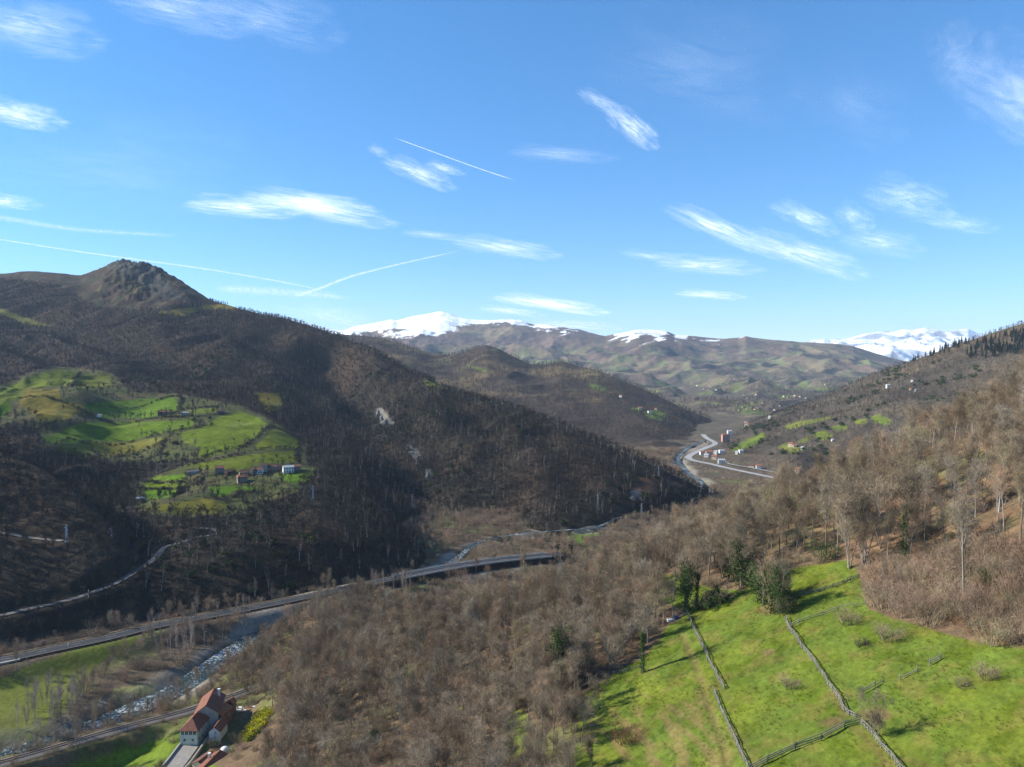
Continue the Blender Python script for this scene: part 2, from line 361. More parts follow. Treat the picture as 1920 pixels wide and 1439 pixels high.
# ------------------------------------------------------------------ object bookkeeping
def tag(o, label=None, cat=None, group=None, kind=None):
    if label: o['label'] = label
    if cat: o['category'] = cat
    if group: o['group'] = group
    if kind: o['kind'] = kind
    return o
def mesh_np(name, V, Fc, nside=None, mats=(), midx=None, smooth=False):
    """V (n,3) float, Fc flat index array with nside verts per face (int or array)"""
    V = np.asarray(V, np.float32); me = bpy.data.meshes.new(name); me.vertices.add(len(V)); me.vertices.foreach_set('co', V.ravel())
    Fc = np.asarray(Fc, np.int32)
    if Fc.ndim == 2: nside = Fc.shape[1]; Fc = Fc.ravel()
    if np.isscalar(nside): tot = np.full(len(Fc) // nside, nside, np.int32)
    else: tot = np.asarray(nside, np.int32)
    st = np.concatenate([[0], np.cumsum(tot)[:-1]]).astype(np.int32)
    me.loops.add(len(Fc)); me.loops.foreach_set('vertex_index', Fc)
    me.polygons.add(len(tot)); me.polygons.foreach_set('loop_start', st); me.polygons.foreach_set('loop_total', tot)
    if midx is not None: me.polygons.foreach_set('material_index', np.asarray(midx, np.int32))
    me.polygons.foreach_set('use_smooth', np.full(len(tot), bool(smooth)))
    for m in mats: me.materials.append(m)
    me.update(calc_edges=True)
    return me
def link(name, me, parent=None, loc=None, rz=None):
    o = bpy.data.objects.new(name, me); COL.objects.link(o)
    if parent is not None: o.parent = parent
    if loc is not None: o.location = loc
    if rz is not None: o.rotation_euler = (0, 0, rz)
    return o
def empty(name, loc, rz=0.0):
    o = bpy.data.objects.new(name, None); COL.objects.link(o); o.location = loc; o.rotation_euler = (0, 0, rz); o.empty_display_size = 1
    return o
class MB:
    """collects boxes, tubes and faces into one mesh"""
    def __init__(s): s.v = []; s.f = []; s.m = []
    def face(s, pts, m=0):
        n = len(s.v); s.v += [tuple(p) for p in pts]; s.f.append(tuple(range(n, n + len(pts)))); s.m.append(m); return s
    def hull(s, b, t, m=0):
        """prism between two equally long rings"""
        n = len(s.v); k = len(b); s.v += [tuple(p) for p in b] + [tuple(p) for p in t]
        s.f.append(tuple(reversed(range(n, n + k)))); s.f.append(tuple(range(n + k, n + 2 * k))); s.m += [m, m]
        for i in range(k): j = (i + 1) % k; s.f.append((n + i, n + j, n + k + j, n + k + i)); s.m.append(m)
        return s
    def box(s, x0, x1, y0, y1, z0, z1, m=0):
        return s.hull([(x0,y0,z0),(x1,y0,z0),(x1,y1,z0),(x0,y1,z0)], [(x0,y0,z1),(x1,y0,z1),(x1,y1,z1),(x0,y1,z1)], m)
    def bar(s, a, b, w, h=None, m=0, sides=4, w2=None):
        a = Vector(a); b = Vector(b); d = (b - a).normalized(); h = h or w; w2 = 1.0 if w2 is None else w2
        up = Vector((0,0,1)) if abs(d.z) < 0.95 else Vector((1,0,0)); x = d.cross(up).normalized(); y = x.cross(d)
        ring = [(math.cos(2*math.pi*(i+.5)/sides), math.sin(2*math.pi*(i+.5)/sides)) for i in range(sides)]
        k = 0.7071 if sides == 4 else 0.5
        return s.hull([a + x*c*w*k + y*q*h*k for c, q in ring], [b + x*c*w*k*w2 + y*q*h*k*w2 for c, q in ring], m)
    def mesh(s, name, mats, smooth=False):
        me = bpy.data.meshes.new(name); me.from_pydata(s.v, [], s.f)
        for m in mats: me.materials.append(m)
        me.polygons.foreach_set('material_index', s.m); me.polygons.foreach_set('use_smooth', [smooth] * len(s.f)); me.update(); return me
    def build(s, name, mats, parent=None, loc=None, rz=None, smooth=False):
        if not isinstance(mats, (list, tuple)): mats = [mats]
        return link(name, s.mesh(name, mats, smooth), parent, loc, rz)

# ------------------------------------------------------------------ materials
class NT:
    def __init__(s, name):
        s.m = bpy.data.materials.new(name); s.m.use_nodes = True; s.t = s.m.node_tree; s.t.nodes.clear()
        s.out = s.n('ShaderNodeOutputMaterial'); s.b = s.n('ShaderNodeBsdfPrincipled'); s.l(s.b.outputs[0], s.out.inputs[0])
        s.b.inputs['Specular IOR Level'].default_value = 0.2; s.b.inputs['Roughness'].default_value = 0.95
    def n(s, t, **k):
        o = s.t.nodes.new(t)
        for a, b in k.items(): setattr(o, a, b)
        return o
    def l(s, a, b): s.t.links.new(a, b)
    def co(s, kind='Object'): return s.n('ShaderNodeTexCoord').outputs[kind]
    def geo(s): return s.n('ShaderNodeNewGeometry').outputs['Position']
    def mapped(s, vec, scale=(1,1,1), rot=(0,0,0)):
        m = s.n('ShaderNodeMapping'); s.l(vec, m.inputs[0]); m.inputs['Scale'].default_value = scale; m.inputs['Rotation'].default_value = rot; return m.outputs[0]
    def noise(s, vec, scale, detail=4, rough=0.55, dist=0.0):
        o = s.n('ShaderNodeTexNoise'); s.l(vec, o.inputs['Vector']); o.inputs['Scale'].default_value = scale; o.inputs['Detail'].default_value = detail
        o.inputs['Roughness'].default_value = rough; o.inputs['Distortion'].default_value = dist; return o.outputs['Fac']
    def ramp(s, f, stops, mode='LINEAR'):
        r = s.n('ShaderNodeValToRGB'); s.l(f, r.inputs[0]); cr = r.color_ramp; cr.interpolation = mode
        while len(cr.elements) < len(stops): cr.elements.new(0.5)
        for e, (p, c) in zip(cr.elements, stops):
            e.position = p; e.color = (c, c, c, 1) if np.isscalar(c) else (*c, 1)
        return r.outputs[0]
    def mix(s, a, b, f, mode='MIX'):
        m = s.n('ShaderNodeMix', data_type='RGBA', blend_type=mode)
        for v, i in ((a, 6), (b, 7)):
            if isinstance(v, (tuple, list)): m.inputs[i].default_value = (*v, 1)
            else: s.l(v, m.inputs[i])
        if np.isscalar(f): m.inputs[0].default_value = f
        else: s.l(f, m.inputs[0])
        return m.outputs[2]
    def math(s, op, a, b=0.0, clamp=False):
        m = s.n('ShaderNodeMath', operation=op); m.use_clamp = clamp
        for v, i in ((a, 0), (b, 1)):
            if np.isscalar(v): m.inputs[i].default_value = v
            else: s.l(v, m.inputs[i])
        return m.outputs[0]
    def bump(s, h, strength=0.5, dist=0.1):
        b = s.n('ShaderNodeBump'); b.inputs['Strength'].default_value = strength; b.inputs['Distance'].default_value = dist
        s.l(h, b.inputs['Height']); s.l(b.outputs[0], s.b.inputs['Normal']); return b
    def col(s, c):
        if isinstance(c, (tuple, list)): s.b.inputs['Base Color'].default_value = (*c, 1)
        else: s.l(c, s.b.inputs['Base Color'])
        return s
    def rough(s, v): s.b.inputs['Roughness'].default_value = v; return s
def simple(name, c1, c2=None, scale=1.0, rough=0.9, bump=0.0, detail=5):
    t = NT(name); c2 = c2 or tuple(x * 0.65 for x in c1); p = t.co()
    f = t.noise(p, scale, detail); t.col(t.ramp(f, [(0.3, c1), (0.7, c2)])).rough(rough)
    if bump: t.bump(t.noise(p, scale * 3, 4), 0.6, bump)
    return t.m
def ground_mat(name, s1=0.05, s2=0.6, bump=0.5, bdist=0.3, var=(0.72, 1.28), fine=3.0):
    """land cover colour comes with the mesh; noise breaks it up"""
    t = NT(name); a = t.n('ShaderNodeAttribute'); a.attribute_name = 'cover'; p = t.geo()
    n1 = t.noise(p, s1, 6, 0.65); n2 = t.noise(p, s2, 5, 0.65); n3 = t.noise(p, fine, 4, 0.7)
    c = t.mix(a.outputs['Color'], t.ramp(n1, [(0.3, var[0]), (0.7, var[1])]), 1.0, 'MULTIPLY')
    c = t.mix(c, t.ramp(n2, [(0.3, var[0]), (0.7, var[1])]), 1.0, 'MULTIPLY')
    c = t.mix(c, t.ramp(n3, [(0.3, 0.8), (0.7, 1.2)]), 1.0, 'MULTIPLY')
    t.col(c); t.bump(t.math('ADD', t.math('MULTIPLY', n2, 1.0), t.math('MULTIPLY', n3, 0.35)), bump, bdist)
    t.b.inputs['Specular IOR Level'].default_value = 0.05
    return t.m

def land(form, name, cover, mat, label, keep=3.0, smooth=True, cat='ground'):
    """mesh of a form, cut away where it lies well below the others"""
    g = np.full(form.X.shape, -500.0)
    for f in FORMS:
        if f is not form: g = np.maximum(g, f.at(form.X, form.Y))
    vis = form.Z > g - keep
    q = vis[:-1, :-1] | vis[1:, :-1] | vis[:-1, 1:] | vis[1:, 1:]
    ny, nx = form.X.shape; idx = np.arange(ny * nx).reshape(ny, nx)
    i, j = np.nonzero(q)
    Fc = np.stack([idx[i, j], idx[i, j+1], idx[i+1, j+1], idx[i+1, j]], 1)
    used = np.zeros(ny * nx, bool); used[Fc.ravel()] = True; new = np.cumsum(used) - 1
    V = np.stack([form.X.ravel(), form.Y.ravel(), form.Z.ravel()], 1)[used]
    me = mesh_np(name, V, new[Fc], mats=[mat], smooth=smooth)
    C = np.ones((len(V), 4), np.float32); C[:, :3] = cover.reshape(-1, 3)[used]
    at = me.color_attributes.new('cover', 'FLOAT_COLOR', 'POINT'); at.data.foreach_set('color', C.ravel())
    o = link(name, me); tag(o, label, cat, kind='structure'); print(name, len(Fc)); return o
def paint(C, m, col):
    m = np.clip(m, 0, 1)[..., None]; return C * (1 - m) + np.array(col) * m
def pxmap(form, wob=3.0, sc=40.0, seed=5):
    """image places of the form's own points, with ragged edges"""
    px, py = w2px(form.X, form.Y, form.Z)
    return px + wob * fbm(form.X, form.Y, sc, 3, seed), py + 0.6 * wob * fbm(form.X, form.Y, sc, 3, seed + 3)

WOODF = (0.030, 0.025, 0.018)  # wood floor darkened: deep shade of the left slopes put into the colour
# --- cover of the left mountain
FIELDS = [
 ([(163,757),(327,745),(335,768),(283,783),(187,785),(157,765)], (0.073,0.131,0.007)),
 ([(-60,740),(0,733),(50,710),(110,692),(150,698),(133,723),(50,727),(37,747),(0,762),(-60,770)], (0.095,0.118,0.011)),
 ([(137,727),(153,702),(207,705),(208,723),(180,730)], (0.103,0.111,0.013)),
 ([(37,745),(53,727),(110,730),(113,753),(157,760),(157,773),(127,787),(83,790),(40,763)], (0.138,0.108,0.015)),
 ([(-60,765),(0,760),(20,757),(20,770),(0,782),(-60,790)], (0.069,0.131,0.006)),
 ([(80,823),(153,793),(277,790),(363,788),(363,802),(283,817),(250,827),(167,828),(100,833)], (0.082,0.131,0.007)),
 ([(107,840),(160,829),(250,829),(300,820),(310,827),(277,840),(217,857),(150,860)], (0.107,0.098,0.013)),
 ([(333,813),(383,800),(407,783),(450,772),(483,783),(507,798),(477,820),(457,837),(383,860),(373,853),(377,840),(347,830)], (0.099,0.134,0.009)),
 ([(480,837),(513,803),(533,810),(560,830),(560,840),(483,843)], (0.103,0.124,0.009)),
 ([(350,768),(410,765),(410,773),(360,775)], (0.086,0.118,0.009)),
 ([(353,873),(460,853),(550,845),(553,867),(493,870),(443,883),(383,880)], (0.095,0.118,0.009)),
 ([(286,894),(348,890),(342,902),(288,902)], (0.073,0.138,0.006)), ([(271,905),(357,907),(352,913),(273,915)], (0.095,0.131,0.007)),
 ([(274,918),(336,919),(323,932),(275,936)], (0.073,0.144,0.006)),
 ([(384,913),(434,911),(486,913),(475,919),(438,919),(427,930),(405,932),(400,921)], (0.073,0.144,0.006)),
 ([(517,890),(552,890),(594,878),(582,898),(557,909),(538,905)], (0.069,0.124,0.007)),
 ([(267,952),(386,934),(427,948),(417,963),(323,963)], (0.095,0.091,0.011)),
 ([(473,737),(523,737),(533,767),(500,773)], (0.130,0.101,0.015)),
 ([(290,587),(330,581),(400,571),(460,571),(470,579),(380,581),(345,592)], (0.121,0.098,0.015)),
 ([(-40,575),(0,578),(60,600),(100,612),(60,612),(0,592)], (0.095,0.091,0.014)),
 ([(795,712),(835,722),(832,728),(800,722)], (0.138,0.131,0.013)),
]
px, py = pxmap(MT, 3.0, 30)
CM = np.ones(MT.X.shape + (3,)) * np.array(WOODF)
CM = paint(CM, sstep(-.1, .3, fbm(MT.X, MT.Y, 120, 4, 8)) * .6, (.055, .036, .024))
FMASK = np.zeros(MT.X.shape)
CLRZ = [(-60,720),(0,722),(60,700),(110,688),(210,698),(240,735),(330,738),(450,762),(512,790),(568,828),(575,872),(602,880),(560,922),(430,968),(300,978),(250,952),(262,905),(370,862),(230,868),(90,842),(60,800),(-60,800)]
CLRM = (inpoly(px, py, CLRZ) & (MT.Y > 480) & (MT.Y < 1500)).astype(float)
CM = paint(CM, CLRM * .85, (.070, .078, .026)); CM = paint(CM, CLRM * sstep(0, .3, fbm(MT.X, MT.Y, 30, 4, 18)) * .6, (.085, .065, .035))
ok = (MT.Y > 480) & (MT.Y < 2300)
for poly, c in FIELDS:
    m = inpoly(px, py, poly) & ok
    FMASK = np.maximum(FMASK, m); CM = paint(CM, m, c)
# yellowish wear inside the fields
CM = paint(CM, FMASK * sstep(.05, .45, fbm(MT.X, MT.Y, 60, 4, 19)) * .5, (.17, .18, .05))
# heath and bracken below the summit
heath = inpoly(px, py, [(-80,505),(0,500),(160,505),(200,492),(235,480),(300,492),(350,520),(405,556),(390,566),(330,568),(290,580),(190,580),(150,560),(110,535),(0,522),(-80,525)]) & (MT.Y > 1300) & (MT.Y < 2300)
HM = heath.astype(float)
CM = paint(CM, HM, (.045, .030, .023)); CM = paint(CM, HM * sstep(-.15, .3, fbm(MT.X, MT.Y, 45, 5, 29)), (.036, .038, .020))
CM = paint(CM, HM * sstep(.1, .4, fbm(MT.X, MT.Y, 26, 4, 39)) * .8, (.095, .080, .038))
rock = inpoly(px + 6 * pn(MT.X / 18, MT.Y / 18, 4), py, [(198,503),(218,485),(240,482),(275,492),(300,515),(330,545),(345,560),(310,562),(285,552),(262,528),(228,515)]) & (MT.Y > 1300) & (MT.Y < 2300)
rock2 = rock & (ridged(MT.X, MT.Y, 34, 5, 60, .7) + .6 * fbm(MT.X, MT.Y, 9, 3, 61) > .22)
CM = paint(CM, rock * .8, (.032, .034, .022)); CM = paint(CM, rock2 * .7, (.072, .069, .058))
for poly in ([(540,965),(600,955),(640,985),(600,1010),(560,1020),(520,1000)], [(1160,905),(1230,890),(1285,912),(1240,925),(1190,925)]):
    m = inpoly(px, py, poly) * ok * sstep(-.2, .2, fbm(MT.X, MT.Y, 20, 3, 41)); CM = paint(CM, m * .9, (.17, .085, .05))
SCR = [([(703,768),(715,765),(740,795),(735,805),(718,798),(706,785)], 0), ([(760,830),(785,845),(790,862),(778,862),(765,848)], 0), ([(797,882),(808,880),(810,898),(798,900)], 0), ([(680,838),(690,836),(690,850),(681,852)], 0), ([(1182,922),(1200,918),(1204,935),(1184,936)], 0)]
ROCKM = np.zeros(MT.X.shape)
for poly, _ in SCR:
    m = inpoly(px, py, poly) & (MT.Y < 1100); ROCKM = np.maximum(ROCKM, m)
CM = paint(CM, ROCKM * .85, (.17, .16, .135))
NOTREE_MT = np.clip(FMASK + HM + ROCKM, 0, 1)
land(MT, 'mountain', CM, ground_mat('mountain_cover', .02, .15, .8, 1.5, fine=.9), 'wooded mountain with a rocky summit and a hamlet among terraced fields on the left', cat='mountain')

CS = np.ones(S0.X.shape + (3,)) * np.array(WOODF)
CS = paint(CS, sstep(-.1, .3, fbm(S0.X, S0.Y, 50, 4, 8)) * .6, (.055, .037, .025))
land(S0, 'spur', CS, bpy.data.materials['mountain_cover'], 'low dark wooded spur above the road at the left edge', cat='hill')
CR = np.ones(RD.X.shape + (3,)) * np.array((.055, .042, .032))
px, py = pxmap(RD, 5, 90)
CR = paint(CR, sstep(.0, .35, fbm(RD.X, RD.Y, 260, 4, 14)) * sstep(-60, 120, RD.Z) * .8, (.155, .115, .06))
CR = paint(CR, sstep(.1, .3, fbm(RD.X, RD.Y, 90, 4, 15)) * sstep(60, 160, RD.Z) * .7, (.14, .14, .06))
RDF = [[(875,688),(900,690),(930,698),(905,697)], [(1205,773),(1235,768),(1250,778),(1240,790),(1218,787)], [(1105,718),(1140,728),(1135,735),(1108,728)], [(1180,765),(1200,765),(1200,775)]]
RDM = np.zeros(RD.X.shape)
for poly in RDF: RDM = np.maximum(RDM, inpoly(px, py, poly))
CR = paint(CR, RDM, (.10, .13, .03))
land(RD, 'ridge', CR, ground_mat('ridge_cover', .01, .08, .8, 3.0, fine=.5), 'wooded ridge with a small pointed top beyond the left mountain', cat='ridge')
px, py = pxmap(RH, 6, 70)
CH = np.ones(RH.X.shape + (3,)) * np.array((.072, .060, .045))
CH = paint(CH, sstep(-.05, .3, fbm(RH.X, RH.Y, 110, 4, 24)) * .7, (.105, .085, .055))
CH = paint(CH, sstep(40, 160, RH.Z) * sstep(-.2, .3, fbm(RH.X, RH.Y, 150, 4, 27)) * .8, (.12, .088, .052))
RHF = [([(1393,828),(1430,812),(1436,820),(1420,833),(1390,845),(1365,850)], (0.104,0.137,0.021)), ([(1470,800),(1500,790),(1555,781),(1560,787),(1515,797),(1480,806)], (0.120,0.133,0.027)),
       ([(1525,812),(1545,808),(1562,818),(1545,826),(1525,822)], (0.112,0.137,0.024)), ([(1630,783),(1650,777),(1672,787),(1665,797),(1640,792)], (0.098,0.125,0.022)),
       ([(1600,790),(1625,785),(1625,795),(1605,797)], (0.112,0.130,0.024)), ([(1455,838),(1475,830),(1500,838),(1505,848),(1470,850)], (0.128,0.137,0.030)), ([(1495,828),(1515,815),(1520,822),(1505,832)], (0.112,0.122,0.030)), ([(1555,800),(1590,798),(1585,810),(1560,808)], (0.104,0.130,0.024))]
RHM = np.zeros(RH.X.shape)
for poly, c in RHF:
    m = inpoly(px, py, poly) & (RH.Y < 1700); RHM = np.maximum(RHM, m); CH = paint(CH, m, c)
land(RH, 'hill', CH, ground_mat('hill_cover', .012, .1, .8, 2.0, fine=.6), 'scrubby hill with small green fields and a conifer topped crest at the right', cat='hill')
# far mountains: heath, hedged fields, woods, snow
X, Y, Z = FM.X, FM.Y, FM.Z
CF = np.ones(X.shape + (3,)) * np.array((.14, .10, .075))
CF = paint(CF, sstep(-.1, .25, fbm(X, Y, 700, 5, 34)), (.19, .15, .09))
CF = paint(CF, sstep(.0, .3, fbm(X, Y, 420, 5, 44)) * sstep(330, 120, Z), (.065, .055, .048))
CF = paint(CF, sstep(.02, .22, fbm(X, Y, 190, 4, 54)) * sstep(320, 80, Z) * sstep(2400, 3200, Y) * .9, (.15, .165, .07))
CF = paint(CF, sstep(.15, .30, fbm(X, Y, 160, 3, 64)) * sstep(360, 180, Z), (.045, .050, .040))
ux = X / Y
snl = np.interp(ux, [px2dir(p, 640)[0] for p in (480, 640, 700, 800, 840, 900, 960, 1060, 1130, 1200, 1300, 1400, 1500)], [310, 355, 375, 385, 425, 490, 495, 410, 375, 335, 315, 400, 620])
gy, gx = np.gradient(Z, axis=(0, 1)); dxw = (X[0, 1] - X[0, 0]) / Y[0, 0]
slx = gx / (Y * (FM.u[1] - FM.u[0]))
sn = Z - snl + 120 * fbm(X, Y, 500, 5, 74) + 40 * fbm(X, Y, 90, 3, 75) + 90 * np.clip(slx, -1, 1) + 95 * ridged(X, Y, 240, 4, 76) - 30
CF = paint(CF, sstep(120, 20, Z) * (Y < 4200) * .5, (.105, .090, .070)); CF = paint(CF, sstep(.12, .25, fbm(X, Y, 120, 4, 86)) * (Y < 3800) * sstep(200, 100, Z) * .85, (.125, .150, .050))
CF = paint(CF, sstep(-8, 14, sn), (.86, .88, .90))
land(FM, 'far_mountain', CF, ground_mat('far_cover', .003, .02, .9, 12., fine=.1, var=(.8, 1.2)), 'far heather and pasture mountains streaked with snow along the crest', keep=30, cat='mountain')
CF = np.ones(SR.X.shape + (3,)) * np.array((.86, .88, .90))
CF = paint(CF, sstep(.08, .26, fbm(SR.X, SR.Y, 450, 6, 84)) * .8, (.22, .25, .29))
land(SR, 'snow_range', CF, ground_mat('snow_cover', .002, .01, .8, 30., fine=.05, var=(.92, 1.06)), 'distant fully snow covered mountain range at the right', keep=60, cat='mountain')
# ------------------------------------------------------------------ cover of the valley floor and of the near hillside
px, py = pxmap(FL, 4, 25)
X, Y = FL.X, FL.Y
CV = np.ones(X.shape + (3,)) * np.array((.095, .072, .048))
CV = paint(CV, sstep(.0, .35, fbm(X, Y, 40, 4, 14)) * .8, (.12, .125, .045))
CV = paint(CV, (Y > 850) * .6, (.12, .10, .075))
MEADOW = [
 ([(-200,1330),(0,1272),(60,1247),(150,1212),(250,1192),(262,1200),(205,1232),(150,1275),(120,1330),(60,1385),(-200,1420)], (.105,.12,.022)),
 ([(1040,1001),(1085,995),(1128,997),(1105,1012),(1088,1022),(1072,1008)], (.085,.145,.018)),
 ([(215,1290),(300,1280),(290,1300),(210,1310)], (.15,.15,.06)),
]
FLM = np.zeros(X.shape)
for poly, c in MEADOW:
    m = inpoly(px, py, poly); FLM = np.maximum(FLM, m); CV = paint(CV, m, c)
CV = paint(CV, FLM * sstep(.0, .4, fbm(X, Y, 16, 4, 44)) * .6, (.13, .12, .045))
gr = sstep(17, 8, d_r + 8 * fbm(X, Y, 20, 3, 9)) * sstep(-.2, .2, fbm(X, Y, 35, 3, 10))
gr = np.maximum(gr, inpoly(px, py, [(850,1085),(900,1062),(980,1045),(1030,1050),(960,1075),(880,1098)]) * sstep(-.2, .2, fbm(X, Y, 14, 3, 12)))
gr = np.maximum(gr, inpoly(px, py, [(985,992),(1060,985),(1140,982),(1140,992),(1050,994),(1000,998)]) * 1.0)
gr = np.maximum(gr, inpoly(px, py, [(1285,842),(1325,832),(1335,840),(1300,850)]) * 1.0)
GRAVEL = gr
CV = paint(CV, gr * .75, (.24, .215, .175))
land(FL, 'valley_floor', CV, ground_mat('valley_cover', .05, .5, .7, .5, fine=2.5), 'flat valley floor with meadow, scrub and pale river gravel', cat='ground')

px, py = pxmap(HL, 5, 6)
X, Y = HL.X, HL.Y; S = X - 0.1 * Y
PAST = [(1062,1560),(1068,1439),(1088,1345),(1096,1300),(1150,1266),(1212,1228),(1238,1196),(1256,1172),(1290,1152),(1215,1112),(1230,1080),(1262,1078),(1300,1098),(1392,1108),
        (1470,1072),(1500,1063),(1592,1050),(1608,1072),(1628,1142),(1660,1156),(1720,1172),(1770,1190),(1850,1208),(1925,1219),(2100,1262),(2300,1340),(2300,1560)]
past = inpoly(px, py, PAST) & (Y < 235) & (Y > 60)
past |= inpoly(px, py, [(940,1439),(950,1345),(975,1325),(990,1345),(985,1439)]) & (Y < 235)
PASTM = past.astype(float)
CHL = np.ones(X.shape + (3,)) * np.array((.135, .092, .055))
CHL = paint(CHL, sstep(.02, .35, fbm(X, Y, 18, 4, 61)) * .8, (.125, .130, .045))
CHL = paint(CHL, sstep(55, 75, S) * sstep(-.25, .15, fbm(X, Y, 14, 4, 63)) * .9, (.21, .125, .070))
CHL = paint(CHL, sstep(55, 75, S) * sstep(.12, .3, fbm(X, Y, 11, 4, 64)) * .7, (.13, .12, .05))
toe = sstep(-95, -120, S) * (Y < 330)
CHL = paint(CHL, toe * .7 * sstep(-.2, .2, fbm(X, Y, 12, 3, 62)), (.075, .095, .025))
low = inpoly(px, py, [(60,1500),(130,1439),(200,1414),(300,1386),(352,1364),(350,1382),(318,1425),(300,1500)])
LOWM = low | inpoly(px, py, [(372,1372),(415,1372),(414,1392),(350,1420),(330,1500),(420,1500),(420,1440),(356,1425),(372,1385)])
CHL = paint(CHL, LOWM.astype(float), (.105, .148, .016))
pc = np.ones_like(CHL) * np.array((.098, .134, .020))
pc = paint(pc, sstep(-.1, .35, fbm(X, Y, 15, 5, 71)), (0.125, 0.150, 0.018))
pc = paint(pc, sstep(.02, .3, fbm(X, Y, 6, 4, 72)) * .7, (0.076, 0.109, 0.008))
pc = paint(pc, sstep(.08, .22, fbm(X, Y, 2.2, 3, 82)) * sstep(-.1, .25, fbm(X, Y, 16, 3, 83)) * .75, (.048, .082, .012))
pc = paint(pc, sstep(.02, .3, fbm(X + 3, Y, 5, 4, 79)) * .55, (0.152, 0.132, 0.033))
streak = fbm(X * 2.2 + .4 * Y, Y * .45, 5, 4, 73)
left = sstep(30, 22, S) * sstep(150, 135, Y)
pc = paint(pc, left * sstep(-.1, .25, streak) * .85, (0.171, 0.132, 0.048))
lp = [(float(a), float(b)) for a, b, _ in raycast([1278, 1300, 1318, 1332, 1345, 1368, 1380], [1190, 1235, 1285, 1330, 1365, 1439, 1500], forms=[HL])]
pd, _ = seg_dist(X, Y, lp); pc = paint(pc, sstep(1.1, .3, pd + .5 * fbm(X, Y, 3, 3, 74)) * .55, (0.152, 0.109, 0.045))
HL.Z -= 0.2 * sstep(1.0, .2, pd)
for ln in ([(1600,1368),(1640,1400),(1670,1445)], [(1560,1300),(1585,1345)], [(1640,1439),(1700,1425),(1800,1500)]):
    lp2 = [(float(a), float(b)) for a, b, _ in raycast([a for a, b in ln], [b for a, b in ln], forms=[HL])]
    d2, _ = seg_dist(X, Y, lp2); pc = paint(pc, sstep(1.0, .2, d2 + .5 * fbm(X, Y, 3, 3, 76)) * .6, (0.144, 0.112, 0.036))
for a, b, r in ((1445,1140,4), (1560,1355,2.2), (1640,1345,3.0), (1440,1225,2.0), (1545,1005,5)):
    q = raycast([a], [b], forms=[HL])[0]; d2 = np.hypot(X - q[0], Y - q[1]) + 1.5 * fbm(X, Y, 2.5, 3, 77)
    pc = paint(pc, sstep(r, r * .4, d2) * .8, (0.160, 0.112, 0.051))
CHL = CHL * (1 - PASTM[..., None]) + pc * PASTM[..., None]
# tussocks
HL.Z += PASTM * (0.16 * np.abs(fbm(X, Y, 1.3, 2, 78)) + 0.22 * fbm(X, Y, 3.2, 3, 80) * sstep(-.2, .3, fbm(X, Y, 15, 3, 81)))
land(HL, 'hillside', CHL, ground_mat('hillside_cover', .12, .9, .9, .25, fine=5.0), 'near hillside with bright green sloping pasture framed by bare woods', cat='hillside')

# ------------------------------------------------------------------ water, roads, railway
def ribbon(name, line, w, z=None, mat=None, dz=0.0, prof=None, thick=0.0):
    P = np.array(line); T = np.gradient(P[:, :2], axis=0); T /= np.linalg.norm(T, axis=1)[:, None] + 1e-9; N = np.stack([-T[:, 1], T[:, 0]], 1)
    w = np.broadcast_to(w, (len(P),))
    zz = P[:, 2] + dz if z is None else z
    k = prof or [(-1, 0), (1, 0)]
    V = np.concatenate([np.stack([P[:,0] + N[:,0]*w*a, P[:,1] + N[:,1]*w*a, zz + b], 1)[:, None] for a, b in k], 1)
    n, m = V.shape[:2]; idx = np.arange(n * m).reshape(n, m)
    Fc = np.stack([idx[:-1, 1:], idx[:-1, :-1], idx[1:, :-1], idx[1:, 1:]], -1).reshape(-1, 4)
    return mesh_np(name, V.reshape(-1, 3), Fc, mats=[mat])
t = NT('river_water'); p = t.geo()
foam = t.noise(t.mapped(p, (1, 1, 1)), 1.1, 6, .75, 1.0); big = t.noise(p, .045, 3)
fo = t.ramp(t.math('ADD', foam, t.math('MULTIPLY', big, .35)), [(.72, 0.0), (.80, 1.0)])
t.col(t.mix((.016, .030, .028), (.62, .66, .66), fo)).rough(.45); t.b.inputs['Specular IOR Level'].default_value = .12
t.bump(t.noise(p, 1.2, 4, .7), .5, .3); WATER = t.m
P = np.array(RIV)
zw = np.where(P[:,1] < 600, WZ, WZ + floor_z(P[:,0], P[:,1]))
zw = WZ + np.interp(P[:,1], [560, 900], [0, -9])
o = link('river', ribbon('river', np.column_stack([P, zw]), river_w(P[:,1]) + np.interp(P[:,1], [400, 500], [2.2, .3]), mat=WATER)); tag(o, 'shallow rushing mountain river with white foam winding along the valley', 'river', kind='structure')

ASPH = simple('asphalt', (.034, .034, .037), (.026, .026, .028), .3, .85)  # roadway colour darkened to stand in for shade over the left stretch
PALEASPH = simple('pale_road', (.30, .28, .25), (.24, .225, .20), .3, .85)
WHITE = simple('road_paint', (.45, .45, .44), (.3, .3, .29), 2.0, .7)
CONC = simple('concrete', (.40, .39, .36), (.30, .29, .27), .4, .9)
STEEL = simple('galvanised_steel', (.42, .44, .45), (.34, .36, .37), 2., .5)
BALL = simple('ballast', (.23, .20, .17), (.13, .11, .10), 3., .95, .05)
RUST = simple('rail_steel', (.20, .13, .09), (.12, .08, .06), 3., .6)
STONE = simple('old_stone', (.33, .30, .25), (.18, .16, .13), 1.5, .95, .05)
GMETAL = simple('green_grey_metal', (.20, .23, .22), (.15, .17, .16), 2., .6)

